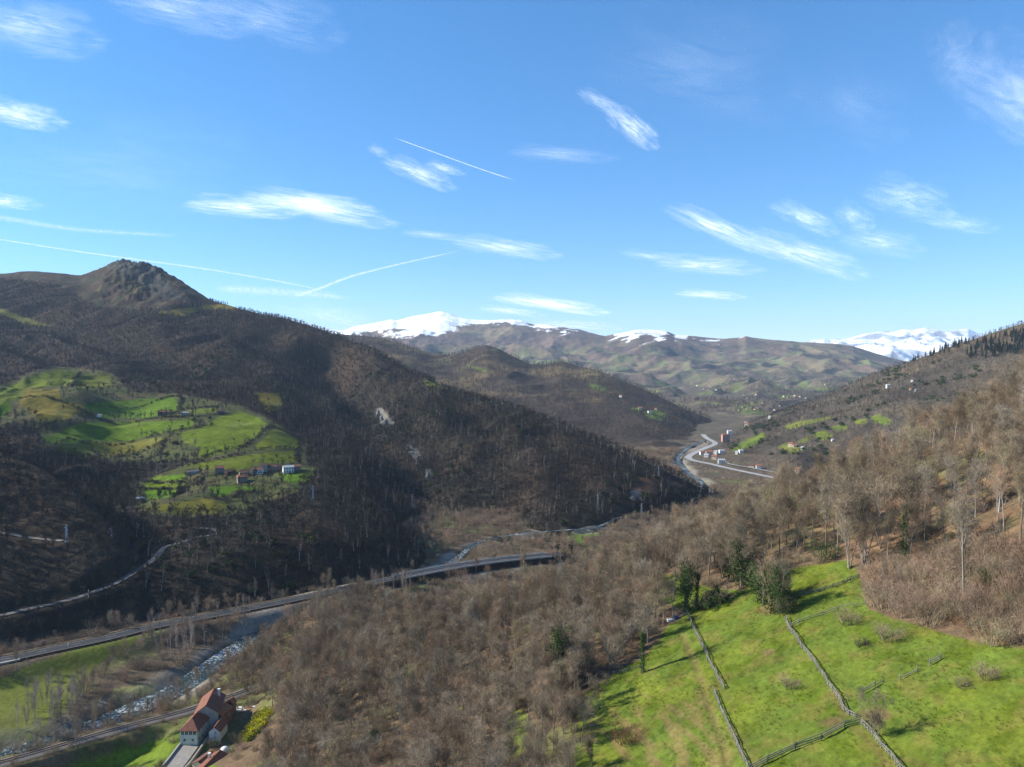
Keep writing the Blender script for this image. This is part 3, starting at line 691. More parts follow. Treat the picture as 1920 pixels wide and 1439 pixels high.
rd = empty('main_road', tuple(ROAD[len(ROAD)//2])); tag(rd, 'two lane asphalt road sweeping along the far river bank and over a bridge', 'road', kind='structure')
def child(name, me, root): 
    o = link(name, me, root); o.matrix_parent_inverse = __import__('mathutils').Matrix.Translation(-Vector(root.location)); return o
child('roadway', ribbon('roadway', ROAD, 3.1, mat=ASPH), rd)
child('shoulder', ribbon('shoulder', ROAD, 3.6, mat=simple('dusty_shoulder', (.10, .092, .075), (.07, .064, .052), .5), dz=-.03), rd)
for off in (-2.8, 2.8):
    T = np.gradient(ROAD[:, :2], axis=0); T /= np.linalg.norm(T, axis=1)[:, None]; L = ROAD.copy(); L[:,0] -= T[:,1] * off; L[:,1] += T[:,0] * off
    child('edge_line', ribbon('edge_line', L, .05, mat=WHITE, dz=.02), rd)
mb = MB()
for i in range(0, len(ROAD) - 1, 2):
    a, b = ROAD[i], ROAD[i+1]; d = (b - a)[:2]; d = d / np.linalg.norm(d) * .06; n = (-d[1], d[0])
    e = a + (b - a) * .6
    mb.face([(a[0]-n[0], a[1]-n[1], a[2]+.02), (e[0]-n[0], e[1]-n[1], e[2]+.02), (e[0]+n[0], e[1]+n[1], e[2]+.02), (a[0]+n[0], a[1]+n[1], a[2]+.02)])
o = mb.build('centre_line', WHITE); o.parent = rd; o.matrix_parent_inverse = __import__('mathutils').Matrix.Translation(-Vector(rd.location))

# bridge of the main road over the river
u_b = [i for i in range(len(ROAD)) if 740 < w2px(*ROAD[i])[0] < 1050]
BR = ROAD[u_b[0]:u_b[-1] + 1]
root = empty('road_bridge', tuple(BR[len(BR)//2])); tag(root, 'long low concrete road bridge on piers crossing the river flats', 'bridge')
child('deck', ribbon('deck', BR, 4.6, mat=CONC, dz=-.10, prof=[(-1, -.8), (-1, 0), (1, 0), (1, -.8), (-1, -.8)]), root)
T = np.gradient(BR[:, :2], axis=0); T /= np.linalg.norm(T, axis=1)[:, None]
for sgn in (-1, 1):
    L = BR.copy(); L[:,0] += T[:,1] * 4.3 * sgn; L[:,1] -= T[:,0] * 4.3 * sgn
    child('parapet', ribbon('parapet', L, .2, mat=CONC, dz=0, prof=[(-1, -.5), (-1, .5), (1, .5), (1, -.5)]), root)
    mb = MB()
    for i in range(len(L) - 1): mb.bar(L[i] + np.array((0,0,1.05)), L[i+1] + np.array((0,0,1.05)), .14)
    for i in range(0, len(L)): mb.bar(L[i] + np.array((0,0,.5)), L[i] + np.array((0,0,1.05)), .1)
    o = mb.build('handrail', STEEL); o.parent = root; o.matrix_parent_inverse = __import__('mathutils').Matrix.Translation(-Vector(root.location))
for k in range(2, len(BR) - 1, 4):
    a = BR[k]; t_ = T[k]; n = np.array((-t_[1], t_[0])); mb = MB()
    gz = float(ground(a[0], a[1])) - 1.5
    for sgn in (-1, 1):
        c = a[:2] + n * 3.4 * sgn; mb.bar((c[0], c[1], gz), (c[0], c[1], a[2] - 1.9), 1.3, sides=8)
    b0 = a[:2] - n * 5; b1 = a[:2] + n * 5; mb.bar((b0[0], b0[1], a[2] - 1.35), (b1[0], b1[1], a[2] - 1.35), 1.2, .8)
    o = mb.build('pier', CONC); o.parent = root; o.matrix_parent_inverse = __import__('mathutils').Matrix.Translation(-Vector(root.location))
# retaining wall under the road at the left
seg = np.array([p for p in ROAD if -250 < w2px(*p)[0] < 66])
T = np.gradient(seg[:, :2], axis=0); T /= np.linalg.norm(T, axis=1)[:, None]; L = seg.copy(); L[:,0] += T[:,1] * 4.6; L[:,1] -= T[:,0] * 4.6
root = empty('retaining_wall', tuple(L[len(L)//2])); tag(root, 'grey stone retaining wall holding up the road at the left edge', 'wall')
child('wall_face', ribbon('wall_face', L, .35, mat=STONE, prof=[(-1, -7), (-1, .05), (1, .05), (1, -7)]), root)
child('coping', ribbon('coping', L, .45, mat=CONC, prof=[(-1, .06), (-1, .4), (1, .4), (1, .06)]), root)
mb = MB()
for i in range(0, len(L)):
    a = L[i]; mb.bar(a + np.array((0, 0, .4)), a + np.array((0, 0, 1.1)), .15)
o = mb.build('kerb_posts', WHITE); o.parent = root; o.name = 'railing'; o.matrix_parent_inverse = __import__('mathutils').Matrix.Translation(-Vector(root.location))

for nm, ln, w, m, lab in (('by_road', BYROAD, 2.0, simple('worn_asphalt', (.12, .118, .115), (.09, .087, .084), .4), 'narrow by-road bending up the wooded slope towards the hamlet'),
                      ('track', TRACK, 1.6, simple('track_dirt', (.24, .21, .17), (.17, .15, .12), .4), 'pale dirt track along the dark spur at the left'),
                      ('valley_road', FROAD, 4.6, simple('pale_highway', (.36, .345, .32), (.30, .29, .27), .05), 'pale curving highway past the far village'),  # far highway has an even, pale surface colour
                      ('village_road', FROAD2, 2.6, PALEASPH, 'straight village road behind the far highway'),
                      ('lane', LANE, 3.0, simple('lane_concrete', (.30, .27, .23), (.22, .20, .175), .6), 'concrete lane climbing to the riverside farm')):
    if nm in ('by_road', 'track'):
        P = ln.copy(); P[:, 2] = np.maximum(P[:, 2], ground(P[:,0], P[:,1])) + .12
    else: P = ln.copy()
    o = link(nm, ribbon(nm, P, w, mat=m)); tag(o, lab, 'road', kind='structure')
# kerb and low wall beside the lane
T = np.gradient(LANE[:, :2], axis=0); T /= np.linalg.norm(T, axis=1)[:, None]
for off, nm, lab, h, w, m in ((3.3, 'low_wall', 'long low grey wall on the left side of the concrete lane', .55, .22, CONC), (-4.6, 'garden_wall', 'dark stone garden wall on the right side of the lane', 1.0, .3, STONE)):
    L = LANE.copy(); L[:,0] -= T[:,1] * off; L[:,1] += T[:,0] * off
    me = ribbon(nm, L, w, mat=m, prof=[(-1, -1.5), (-1, h), (1, h), (1, -1.5)]); o = link(nm, me); tag(o, lab, 'wall')
# railway
root = empty('railway', tuple(RAIL[20])); tag(root, 'single track railway on pale ballast passing the riverside farm', 'railway', kind='structure')
child('ballast_bed', ribbon('ballast_bed', RAIL, 2.6, mat=BALL, prof=[(-1.35, -.6), (-.62, .02), (.62, .02), (1.35, -.6)]), root)
T = np.gradient(RAIL[:, :2], axis=0); T /= np.linalg.norm(T, axis=1)[:, None]
for off in (-.72, .72):
    L = RAIL.copy(); L[:,0] -= T[:,1] * off; L[:,1] += T[:,0] * off
    child('rail', ribbon('rail', L, .07, mat=RUST, prof=[(-1, .05), (-1, .3), (1, .3), (1, .05)]), root)
vis_r = [i for i in range(len(RAIL)) if RAIL[i, 1] < 300]
mb = MB()
for i in vis_r[:-1]:
    for q in np.arange(0, 1, .13):
        c = RAIL[i] * (1 - q) + RAIL[i+1] * q; n = np.array((-T[i][1], T[i][0], 0)) * 1.3
        mb.bar(c - n + np.array((0,0,.08)), c + n + np.array((0,0,.08)), .28, .12)
o = mb.build('sleepers', simple('sleeper_wood', (.13, .11, .09), (.09, .08, .07), 2.)); o['kind'] = 'stuff'; o.parent = root; o.matrix_parent_inverse = __import__('mathutils').Matrix.Translation(-Vector(root.location))
print('roads', round(time.time() - T0, 1))
# ------------------------------------------------------------------ trees
def vary(name, cols, rough=0.9, trans=0.0, sc=0.6):
    """bark or twig colour differing from plant to plant"""
    t = NT(name); oi = t.n('ShaderNodeObjectInfo')
    r = t.ramp(oi.outputs['Random'], [(i / (len(cols) - 1), c) for i, c in enumerate(cols)])
    n = t.noise(t.geo(), sc, 3); n2 = t.noise(t.geo(), .045, 4, .6); r = t.mix(r, t.ramp(n2, [(.32, .62), (.66, 1.4)]), 1.0, 'MULTIPLY'); t.col(t.mix(r, t.ramp(n, [(.3, .7), (.7, 1.3)]), 1.0, 'MULTIPLY')).rough(rough); t.b.inputs['Specular IOR Level'].default_value = .05
    return t.m
TWIG = vary('twigs_near', [(.235,.175,.112), (.27,.215,.145), (.165,.130,.088), (.285,.192,.120), (.27,.235,.178), (.20,.144,.094), (.265,.225,.130)])
TWIGF = vary('twigs_far', [(.041,.035,.029), (.058,.050,.040), (.035,.031,.026), (.050,.040,.032), (.085,.077,.064), (.038,.034,.028), (.050,.045,.034)])  # far twigs kept darker, with the left slopes' shade put into their colour
TWIGR = vary('twigs_ridge', [(.090,.070,.054), (.115,.090,.068), (.075,.062,.050), (.10,.07,.054), (.10,.088,.056)])
BARK = vary('bark', [(.19,.16,.125), (.25,.22,.185), (.13,.11,.09), (.30,.275,.245)])
PALEBARK = vary('pale_bark', [(.40,.37,.33), (.30,.28,.25)])
BIRCHTW = vary('poplar_twigs', [(.22,.175,.135), (.26,.21,.16), (.20,.15,.115)])
SCRUBM = vary('scrub_twigs', [(.25,.170,.115), (.28,.205,.145), (.20,.150,.10), (.24,.205,.125), (.29,.180,.120)])
IVY = vary('ivy_leaves', [(.035,.065,.016), (.050,.085,.022), (.028,.050,.014)], .6, sc=3)
CONIF = vary('conifer_needles', [(.014,.030,.016), (.020,.040,.020), (.012,.026,.016)], .8)
GORSE = vary('gorse_flowers', [(.38,.33,.02), (.30,.28,.02), (.12,.16,.03)], .8, sc=2)
GRASSM = vary('grass_tufts', [(.12,.16,.011), (.15,.17,.018), (.18,.175,.035), (.09,.13,.010), (.22,.19,.07)], .9)
BRACK = vary('bracken', [(.24,.125,.060), (.20,.115,.060), (.27,.17,.085)], .9)

def unit(v): return v / (np.linalg.norm(v, axis=-1, keepdims=True) + 1e-9)
def tubes(P, Rr, sides=4):
    """P (n,k,3) centre lines, Rr (n,k) radii -> verts, quads"""
    n, k, _ = P.shape; d = unit(P[:, -1] - P[:, 0]); up = np.where(np.abs(d[:, 2:3]) > .9, np.array([[1., 0, 0]]), np.array([[0, 0, 1.]]))
    x = unit(np.cross(d, up)); y = np.cross(x, d); a = np.arange(sides) * 2 * np.pi / sides
    V = P[:, :, None, :] + Rr[:, :, None, None] * (np.cos(a)[None, None, :, None] * x[:, None, None, :] + np.sin(a)[None, None, :, None] * y[:, None, None, :])
    idx = np.arange(n * k * sides).reshape(n, k, sides); nx = np.roll(idx, -1, axis=2)
    Fq = np.stack([idx[:, :-1], nx[:, :-1], nx[:, 1:], idx[:, 1:]], -1).reshape(-1, 4)
    return V.reshape(-1, 3), Fq
def blades(A, B, w, rng):
    """thin triangles from A to B, base width w"""
    d = unit(B - A); r = unit(rng.normal(size=A.shape)); s = unit(np.cross(d, r)) * (np.asarray(w)[:, None] if np.ndim(w) else w) * .5
    V = np.stack([A - s, A + s, B], 1).reshape(-1, 3); Fq = np.arange(len(V)).reshape(-1, 3); return V, Fq
def branch_of(P, Rr, n, rng, t0, t1, spread, up, length, taper=.6):
    """n children on every parent line; returns 3 point lines"""
    m, k, _ = P.shape; t = rng.uniform(t0, t1, (m, n)); f = t * (k - 1); i = np.minimum(f.astype(int), k - 2); f = f - i
    mi = np.arange(m)[:, None]; A = P[mi, i] * (1 - f[..., None]) + P[mi, i + 1] * f[..., None]; r = Rr[mi, i] * (1 - f) + Rr[mi, i + 1] * f
    d0 = unit(P[mi, i + 1] - P[mi, i]); rd = rng.normal(size=(m, n, 3)); rd -= d0 * (rd * d0).sum(-1, keepdims=True); rd = unit(rd)
    d = unit(d0 * (1 - spread) + rd * spread + np.array([0, 0, up]))
    L = length(t) * rng.uniform(.7, 1.25, (m, n)) if callable(length) else length * rng.uniform(.6, 1.2, (m, n))
    L = L[..., None]
    d2 = unit(d + np.array([0, 0, up * .8]) + rng.normal(size=d.shape) * .18)
    B = A + d * L * .5; C = B + d2 * L * .5
    Q = np.stack([A, B, C], 2).reshape(m * n, 3, 3); rr = (r * taper).reshape(-1)
    return Q, np.stack([rr, rr * .6, rr * .2], 1)
def cat(parts):
    V = []; Fs = []; tot = []; o = 0
    for pt in parts:
        v, f = pt[0], pt[1]; tt = pt[2] if len(pt) > 2 else np.full(len(f), f.shape[1])
        V.append(v); Fs.append((f + o).ravel()); tot.append(tt); o += len(v)
    return np.concatenate(V), np.concatenate(Fs), np.concatenate(tot)
def make_tree(seed, h=13., r=.2, lead=1, n1=14, n2=7, n3=7, n4=3, sp=.55, up=.35, t0=.3, tw=.02, fan=.0, crook=.03, wid=.34, l3=.15, stems=1):
    g = np.random.default_rng(seed); ks = 7; z = np.linspace(0, 1, ks)
    T = []; TR = []
    for s in range(stems):
        base = np.array([0, 0, -.5]) + (g.normal(size=3) * [.25, .25, 0] if stems > 1 else 0)
        lean = g.normal(size=2) * (fan if stems > 1 else .04)
        pts = np.zeros((ks, 3)); pts[:, 2] = z * h * g.uniform(.85, 1.0); pts[:, :2] = lean * h * z[:, None] ** 1.2 + np.cumsum(g.normal(size=(ks, 2)) * crook * h / ks * 2, 0) * (z[:, None])
        T.append(pts + base); TR.append(r * (1 - z * .92) * (1.25 - .25 * np.minimum(z * 8, 1)) / (stems ** .4))
    P0 = np.array(T); R0 = np.array(TR)
    P1, R1 = branch_of(P0, R0, n1, g, t0, .97, sp, up, lambda t: h * wid * np.clip(1.15 - np.abs(t - .55) * 1.3, .3, 1.1), .55)
    P2, R2 = branch_of(P1, R1, n2, g, .2, 1, .6, up * .7, h * wid * .42, .55)
    P3, R3 = branch_of(P2, R2, n3, g, .1, 1, .6, up * .5, h * l3 * .62, .6)
    main = cat([tubes(P0, R0, 6), tubes(P1, np.maximum(R1, .032), 4)])
    parts = [tubes(P2, np.maximum(R2, tw * .8), 3)] if n3 > 4 else [blades(P2[:, 0], P2[:, 2], tw * 2, g)]
    parts.append(blades(P3[:, 0], P3[:, 2], tw, g))
    if n4:
        P4, _ = branch_of(P3, R3, n4, g, .15, 1, .6, up * .3, h * l3 * .36)
        parts.append(blades(P4[:, 0], P4[:, 2], tw * .8, g))
    return main, cat(parts)
def make_bush(seed, h=2.5, w=2.2, n=26, m=9, k=4, tw=.03, up=.25):
    g = np.random.default_rng(seed); a = g.uniform(0, 2*np.pi, n); rr = np.sqrt(g.uniform(0, 1, n)) * w * .35
    A = np.stack([np.cos(a) * rr, np.sin(a) * rr, np.full(n, -.2)], 1); B = A * 2.4 * g.uniform(.7, 1.2, (n, 1)); B[:, 2] = h * g.uniform(.45, 1, n)
    M = (A + B) * .5 + g.normal(size=A.shape) * .2; P = np.stack([A, M, B], 1); Rr = np.tile([.04, .03, .01], (n, 1)) * (h / 2.5) ** .5
    P2, R2 = branch_of(P, Rr, m, g, .25, 1, .6, up, h * .4); P3, R3 = branch_of(P2, R2, k, g, .1, 1, .65, up * .5, h * .26)
    return cat([tubes(P, Rr, 3), blades(P2[:, 0], P2[:, 2], tw, g), blades(P3[:, 0], P3[:, 2], tw * .8, g)])
def leaves(g, C, n, rad, size):
    """n small leaf faces scattered round the points C"""
    c = C[g.integers(0, len(C), n)] + g.normal(size=(n, 3)) * rad; a = unit(g.normal(size=(n, 3))) * size; b = unit(np.cross(a, g.normal(size=(n, 3)))) * size * .7
    V = np.stack([c - a, c + b, c + a, c - b], 1).reshape(-1, 3); return V, np.arange(len(V)).reshape(-1, 4)
def make_conifer(seed, h=14., w=3.2, n=260, tw=.5):
    g = np.random.default_rng(seed); t = g.uniform(.12, 1, n); a = g.uniform(0, 2*np.pi, n); L = w * (1 - t) ** .8 * g.uniform(.6, 1.15, n) + .15
    A = np.stack([np.zeros(n), np.zeros(n), t * h], 1); B = A + np.stack([np.cos(a) * L, np.sin(a) * L, -L * .25 + .2], 1)
    mid = A + (B - A) * .5; parts = [blades(A, B, tw, g), blades(B * .25 + A * .75, B * .9 + A * .1 + g.normal(size=A.shape) * .25, tw * 1.2, g), blades(mid, B + g.normal(size=A.shape) * .35, tw, g)]
    return cat([tubes(np.array([[[0,0,-.5],[0,0,h*.5],[0,0,h]]], float), np.array([[.22,.14,.03]]), 6)]), cat(parts)

def tree_meshes(name, mt, m_bark, m_twig):
    (v, f, t), (v2, f2, t2) = mt
    return mesh_np(name + '_trunk', v, f, t, [m_bark], smooth=False), mesh_np(name + '_crown', v2, f2, t2, [m_twig])
def joined(name, mt, m_bark, m_twig, extra=None):
    (v, f, t), (v2, f2, t2) = mt
    V = np.concatenate([v, v2]); Fc = np.concatenate([f, f2 + len(v)]); mi = np.concatenate([np.zeros(len(t)), np.ones(len(t2))]).astype(int); T = np.concatenate([t, t2])
    return mesh_np(name, V, Fc, T, [m_bark, m_twig], mi)
PROTO = bpy.data.collections.new('plant_kinds')
def proto_set(name, meshes):
    c = bpy.data.collections.new(name)
    for i, me in enumerate(meshes):
        o = bpy.data.objects.new('%s_%02d' % (name, i), me); c.objects.link(o)
    return c

NEARP = [dict(h=14, r=.17, n1=17, n2=9, n3=7, n4=3, sp=.50, up=.45, t0=.35, wid=.26, crook=.04, tw=.025),
         dict(h=16, r=.20, n1=18, n2=8, n3=7, n4=3, sp=.45, up=.50, t0=.40, wid=.24, crook=.03, tw=.025),
         dict(h=12, r=.16, n1=11, n2=8, n3=7, n4=3, sp=.50, up=.40, t0=.25, wid=.30, crook=.05, stems=2, fan=.10, tw=.025),
         dict(h=12, r=.18, n1=7, n2=8, n3=7, n4=3, sp=.45, up=.45, t0=.30, wid=.27, stems=4, fan=.15, tw=.025),
         dict(h=15, r=.22, n1=16, n2=10, n3=7, n4=3, sp=.62, up=.28, t0=.35, wid=.32, crook=.05, tw=.025),
         dict(h=10, r=.14, n1=9, n2=8, n3=7, n4=3, sp=.50, up=.40, t0=.2, wid=.34, stems=3, fan=.16, tw=.025),
         dict(h=17, r=.19, n1=14, n2=7, n3=7, n4=3, sp=.42, up=.55, t0=.5, wid=.22, crook=.025, tw=.025)]
NEAR = [make_tree(100 + i, **k) for i, k in enumerate(NEARP)]
NEARM = [tree_meshes('bare_tree', m, BARK, TWIG) for m in NEAR]
TALLC = proto_set('talltree', [joined('talltree', NEAR[k], BARK, TWIG) for k in (0, 1, 6, 3)])
NEARC = proto_set('woodtree', [joined('woodtree', m, BARK, TWIG) for m in NEAR])
print('near tris', [len(m[0][2]) * 2 + len(m[1][2]) for m in NEAR])
FARP = [dict(h=11, r=.2, n1=9, n2=6, n3=5, n4=0, sp=.6, up=.35, t0=.2, wid=.34, tw=.10), dict(h=12, r=.2, n1=10, n2=6, n3=5, n4=0, sp=.55, up=.4, t0=.25, wid=.30, tw=.10),
        dict(h=9, r=.18, n1=9, n2=6, n3=5, n4=0, sp=.65, up=.3, t0=.15, wid=.40, tw=.10), dict(h=10, r=.16, n1=4, n2=6, n3=5, n4=0, sp=.55, up=.35, t0=.15, wid=.36, stems=2, fan=.12, tw=.10)]
FARM = [make_tree(200 + i, **k) for i, k in enumerate(FARP)]
FARC = proto_set('fartree', [joined('fartree', m, TWIGF, TWIGF) for m in FARM] + [joined('farpale', FARM[1], PALEBARK, TWIGR)])
MIDC = proto_set('ridgetree', [joined('ridgetree', make_tree(230 + i, h=10, r=.25, n1=7, n2=4, n3=3, n4=0, sp=.6, up=.3, t0=.15, wid=.4, tw=.30), TWIGR, TWIGR) for i in range(3)])
POPM = [make_tree(300 + i, h=16, r=.13, n1=20, n2=5, n3=5, n4=2, sp=.42, up=.6, t0=.2, wid=.20, crook=.03, tw=.022, l3=.10) for i in range(3)]
POPMS = [tree_meshes('poplar', m, PALEBARK, BIRCHTW) for m in POPM]
BUSHM = [mesh_np('scrub_bush', *make_bush(400 + i, h=2.6 + .5 * i, w=2.6 + .4 * i), mats=[SCRUBM]) for i in range(4)]
BUSHC = proto_set('scrub', BUSHM)
CONM = [make_conifer(500 + i) for i in range(2)]
print('plants', round(time.time() - T0, 1))

# ---- scattering as one mass
def scatter(name, pts, coll, nkind, smin, smax, label, cat, seed=1, tilt=0.0):
    g = np.random.default_rng(seed); n = len(pts)
    me = bpy.data.meshes.new(name); me.vertices.add(n); me.vertices.foreach_set('co', np.asarray(pts, np.float32).ravel())
    for nm, ty, v in (('rot', 'FLOAT', g.uniform(0, 6.283, n)), ('scl', 'FLOAT', g.uniform(smin, smax, n)), ('kind_i', 'INT', g.integers(0, nkind, n))):
        at = me.attributes.new(nm, ty, 'POINT'); at.data.foreach_set('value', v.astype(np.float32 if ty == 'FLOAT' else np.int32))
    o = link(name, me); tag(o, label, cat, kind='stuff')
    ng = bpy.data.node_groups.new(name + '_nodes', 'GeometryNodeTree'); ng.interface.new_socket('Geometry', in_out='INPUT', socket_type='NodeSocketGeometry'); ng.interface.new_socket('Geometry', in_out='OUTPUT', socket_type='NodeSocketGeometry')
    N = ng.nodes; gi = N.new('NodeGroupInput'); go = N.new('NodeGroupOutput'); ip = N.new('GeometryNodeInstanceOnPoints'); ci = N.new('GeometryNodeCollectionInfo')
    ci.inputs['Collection'].default_value = coll; ci.inputs['Separate Children'].default_value = True; ci.inputs['Reset Children'].default_value = True
    def attr(nm, ty):
        a = N.new('GeometryNodeInputNamedAttribute'); a.data_type = ty; a.inputs['Name'].default_value = nm; return a.outputs['Attribute']
    ip.inputs['Pick Instance'].default_value = True; L = ng.links
    L.new(gi.outputs[0], ip.inputs['Points']); L.new(ci.outputs[0], ip.inputs['Instance']); L.new(attr('kind_i', 'INT'), ip.inputs['Instance Index'])
    cx = N.new('ShaderNodeCombineXYZ'); L.new(attr('rot', 'FLOAT'), cx.inputs[2]); L.new(cx.outputs[0], ip.inputs['Rotation'])
    c2 = N.new('ShaderNodeCombineXYZ'); s = attr('scl', 'FLOAT')
    for k in range(3): L.new(s, c2.inputs[k])
    L.new(c2.outputs[0], ip.inputs['Scale']); L.new(ip.outputs[0], go.inputs[0])
    md = o.modifiers.new('scatter', 'NODES'); md.node_group = ng; print(name, n); return o
def cells(x0, x1, y0, y1, step, seed):
    g = np.random.default_rng(seed); xs, ys = np.meshgrid(np.arange(x0, x1, step), np.arange(y0, y1, step)); xs = xs.ravel() + g.uniform(-.48, .48, xs.size) * step; ys = ys.ravel() + g.uniform(-.48, .48, ys.size) * step
    return xs, ys
def gridmask(form, M, x, y):
    yy = np.maximum(y, 1.); fu = np.clip(np.round((x / yy - form.u[0]) / (form.u[1] - form.u[0])), 0, len(form.u) - 1).astype(int); fl = np.clip(np.round((np.log(yy) - form.ly[0]) / (form.ly[1] - form.ly[0])), 0, len(form.ly) - 1).astype(int)
    return M[fl, fu]
def on_form(form, x, y, tol=.3): return form.at(x, y) >= ground(x, y) - tol
def inframe(x, y, z, m=140, h=12):
    px, py = w2px(x, y, z); px2, py2 = w2px(x, y, z + h); return (px > -m) & (px < 1920 + m) & (py2 < 1439 + m * .6) & (y > 20)
def near_line(x, y, ln, d):
    P = np.array(ln); m = (x > P[:,0].min() - d) & (x < P[:,0].max() + d) & (y > P[:,1].min() - d) & (y < P[:,1].max() + d); r = np.zeros(x.shape, bool)
    if m.any(): dd, _ = seg_dist(x[m], y[m], P[::3]); r[m] = dd < d
    return r
ALLROADS = [(ROAD, 7), (BYROAD, 4), (TRACK, 3), (RAIL, 3.2), (LANE, 6), (FROAD, 9), (FROAD2, 5)]
def clear_roads(x, y, k=1.0):
    m = np.ones(x.shape, bool)
    for ln, d in ALLROADS: m &= ~near_line(x, y, ln, d * k)
    dr, _ = seg_dist(x, y, RIV[::3]); return m & (dr > river_w(y) + 4)
CLEAR = []           # (x, y, r) kept free round buildings, filled below
# ------------------------------------------------------------------ buildings
def tile_mat(name, c):
    t = NT(name); p = t.co(); w = t.n('ShaderNodeTexWave'); t.l(p, w.inputs['Vector']); w.inputs['Scale'].default_value = 1.6; w.inputs['Distortion'].default_value = .6
    f = t.noise(p, 1.2, 5, .7); d = tuple(x * .5 for x in c)
    t.col(t.mix(t.ramp(f, [(.3, c), (.75, d)]), t.ramp(w.outputs['Fac'], [(0, .75), (1, 1.1)]), 1.0, 'MULTIPLY')).rough(.85); t.bump(w.outputs['Fac'], .6, .06); return t.m
ROOFR = tile_mat('roof_red', (.27, .115, .075)); ROOFO = tile_mat('roof_orange', (.42, .17, .085)); ROOFB = tile_mat('roof_brown', (.17, .095, .07)); ROOFG = simple('roof_sheet', (.42, .42, .42), (.3, .3, .3), 1.2, .6); ROOFGD = simple('roof_grey', (.16, .16, .165), (.1, .1, .1), 1.)
WWHITE = simple('white_wash', (.74, .73, .70), (.60, .58, .54), .5, .9); WGREY = simple('grey_render', (.40, .39, .37), (.30, .29, .28), .6, .9); WGREEN = simple('pale_green_wall', (.50, .56, .46), (.40, .46, .38), .6, .9)
WCREAM = simple('cream_wall', (.62, .53, .40), (.52, .44, .33), .6, .9); WSTONE = simple('rubble_wall', (.27, .235, .19), (.15, .13, .105), 1.6, .95, .04); WBRICK = simple('brick_wall', (.30, .17, .11), (.20, .12, .085), 1.4, .95, .03)
WPINK = simple('pink_render', (.50, .25, .20), (.42, .22, .18), .3); WOODB = simple('dark_wood', (.09, .065, .045), (.05, .04, .03), 2.)
GLASS = bpy.data.materials.new('window_glass'); GLASS.use_nodes = True; _b = GLASS.node_tree.nodes['Principled BSDF']; _b.inputs['Base Color'].default_value = (.02, .03, .035, 1); _b.inputs['Roughness'].default_value = .15
FRAMEW = simple('window_frame', (.62, .62, .60), (.5, .5, .48), 3.)

def house(name, label, cat, loc, rz, W, L, zb, ze, zr, wall, roof, hip=0.0, wins=(), doors=(), chim=(), over=.35, group=None, mono=False):
    """ridge along local y; W across, L along; zb, ze, zr base, eave and ridge heights above loc"""
    root = empty(name, loc, rz); tag(root, label, cat, group); w, l = W/2, L/2
    mb = MB(); mb.box(-w, w, -l, l, zb, ze)
    if not hip and not mono:
        for s in (-1, 1): mb.hull([(-w, s*l, ze), (w, s*l, ze), (0, s*l, zr - .12)], [(-w, s*(l-.25), ze), (w, s*(l-.25), ze), (0, s*(l-.25), zr - .12)])
    mb.build('wall', wall, root)
    mb = MB(); o = over; dz = o * (zr - ze) / w if not mono else 0; th = .16; y0, y1 = -l - o, l + o; hy = min(hip, l)
    if mono:
        mb.hull([(-w-o, y0, ze+.02), (w+o, y0, zr), (w+o, y1, zr), (-w-o, y1, ze+.02)], [(-w-o, y0, ze+.02+th), (w+o, y0, zr+th), (w+o, y1, zr+th), (-w-o, y1, ze+.02+th)])
    else:
        for s in (-1, 1):
            a = [(s*(w+o), y0, ze-dz+.03), (s*(w+o), y1, ze-dz+.03), (0, y1 - hy - (0 if not hip else o), zr), (0, y0 + hy + (0 if not hip else o), zr)]
            if s < 0: a = a[::-1]
            mb.hull(a, [(x, y, z + th) for x, y, z in a])
        if hip:
            for s in (-1, 1):
                a = [(-(w+o), s*(l+o), ze-dz+.03), (w+o, s*(l+o), ze-dz+.03), (0, s*(l-hy), zr)]
                mb.hull(a, [(x, y, z + th) for x, y, z in a])
    rf = mb.build('roof', roof, root)
    if not mono:
        m2 = MB(); m2.bar((0, -l-o+hy*(1 if hip else 0), zr+th), (0, l+o-hy*(1 if hip else 0), zr+th), .28, .2); m2.build('ridge_tiles', ROOFO if roof is not ROOFG else ROOFG, rf)
    for cx, cy in chim:
        m2 = MB(); m2.box(cx-.35, cx+.35, cy-.3, cy+.3, ze, zr+.9); m2.box(cx-.45, cx+.45, cy-.4, cy+.4, zr+.902, zr+1.05); m2.build('chimney', WWHITE, rf)
    def opening(nm, side, t, z, ww, hh, m_f, m_in):
        # side: f front(-y) b back r right(+x) l left ; t along the wall
        f = MB(); g = MB(); fr = .09; e = .06
        def P(a, b, off):
            if side == 'f': return (a, -l - off, b)
            if side == 'b': return (-a, l + off, b)
            if side == 'r': return (w + off, a, b)
            return (-w - off, -a, b)
        def slab(M, a0, a1, b0, b1, o0, o1): M.hull([P(a0,b0,o0), P(a1,b0,o0), P(a1,b1,o0), P(a0,b1,o0)], [P(a0,b0,o1), P(a1,b0,o1), P(a1,b1,o1), P(a0,b1,o1)])
        a0, a1, b0, b1 = t-ww/2, t+ww/2, z, z+hh
        slab(f, a0-fr, a0, b0, b1, .003, e); slab(f, a1, a1+fr, b0, b1, .003, e); slab(f, a0-fr, a1+fr, b1, b1+fr, .003, e); slab(f, a0-fr-.04, a1+fr+.04, b0-fr, b0, .003, e+.05)
        if nm == 'window': slab(f, t-.025, t+.025, b0, b1, .012, e*.8)
        fo = f.build(nm, m_f, root); slab(g, a0, a1, b0, b1, .002, .010); g.build('pane' if nm == 'window' else 'leaf', m_in, fo)
    for side, t, z, ww, hh in wins: opening('window', side, t, z, ww, hh, FRAMEW, GLASS)
    for side, t, z, ww, hh in doors: opening('door', side, t, z, ww, hh, WOODB, WOODB)
    CLEAR.append((loc[0], loc[1], max(W, L) * .62 + 1.5)); return root
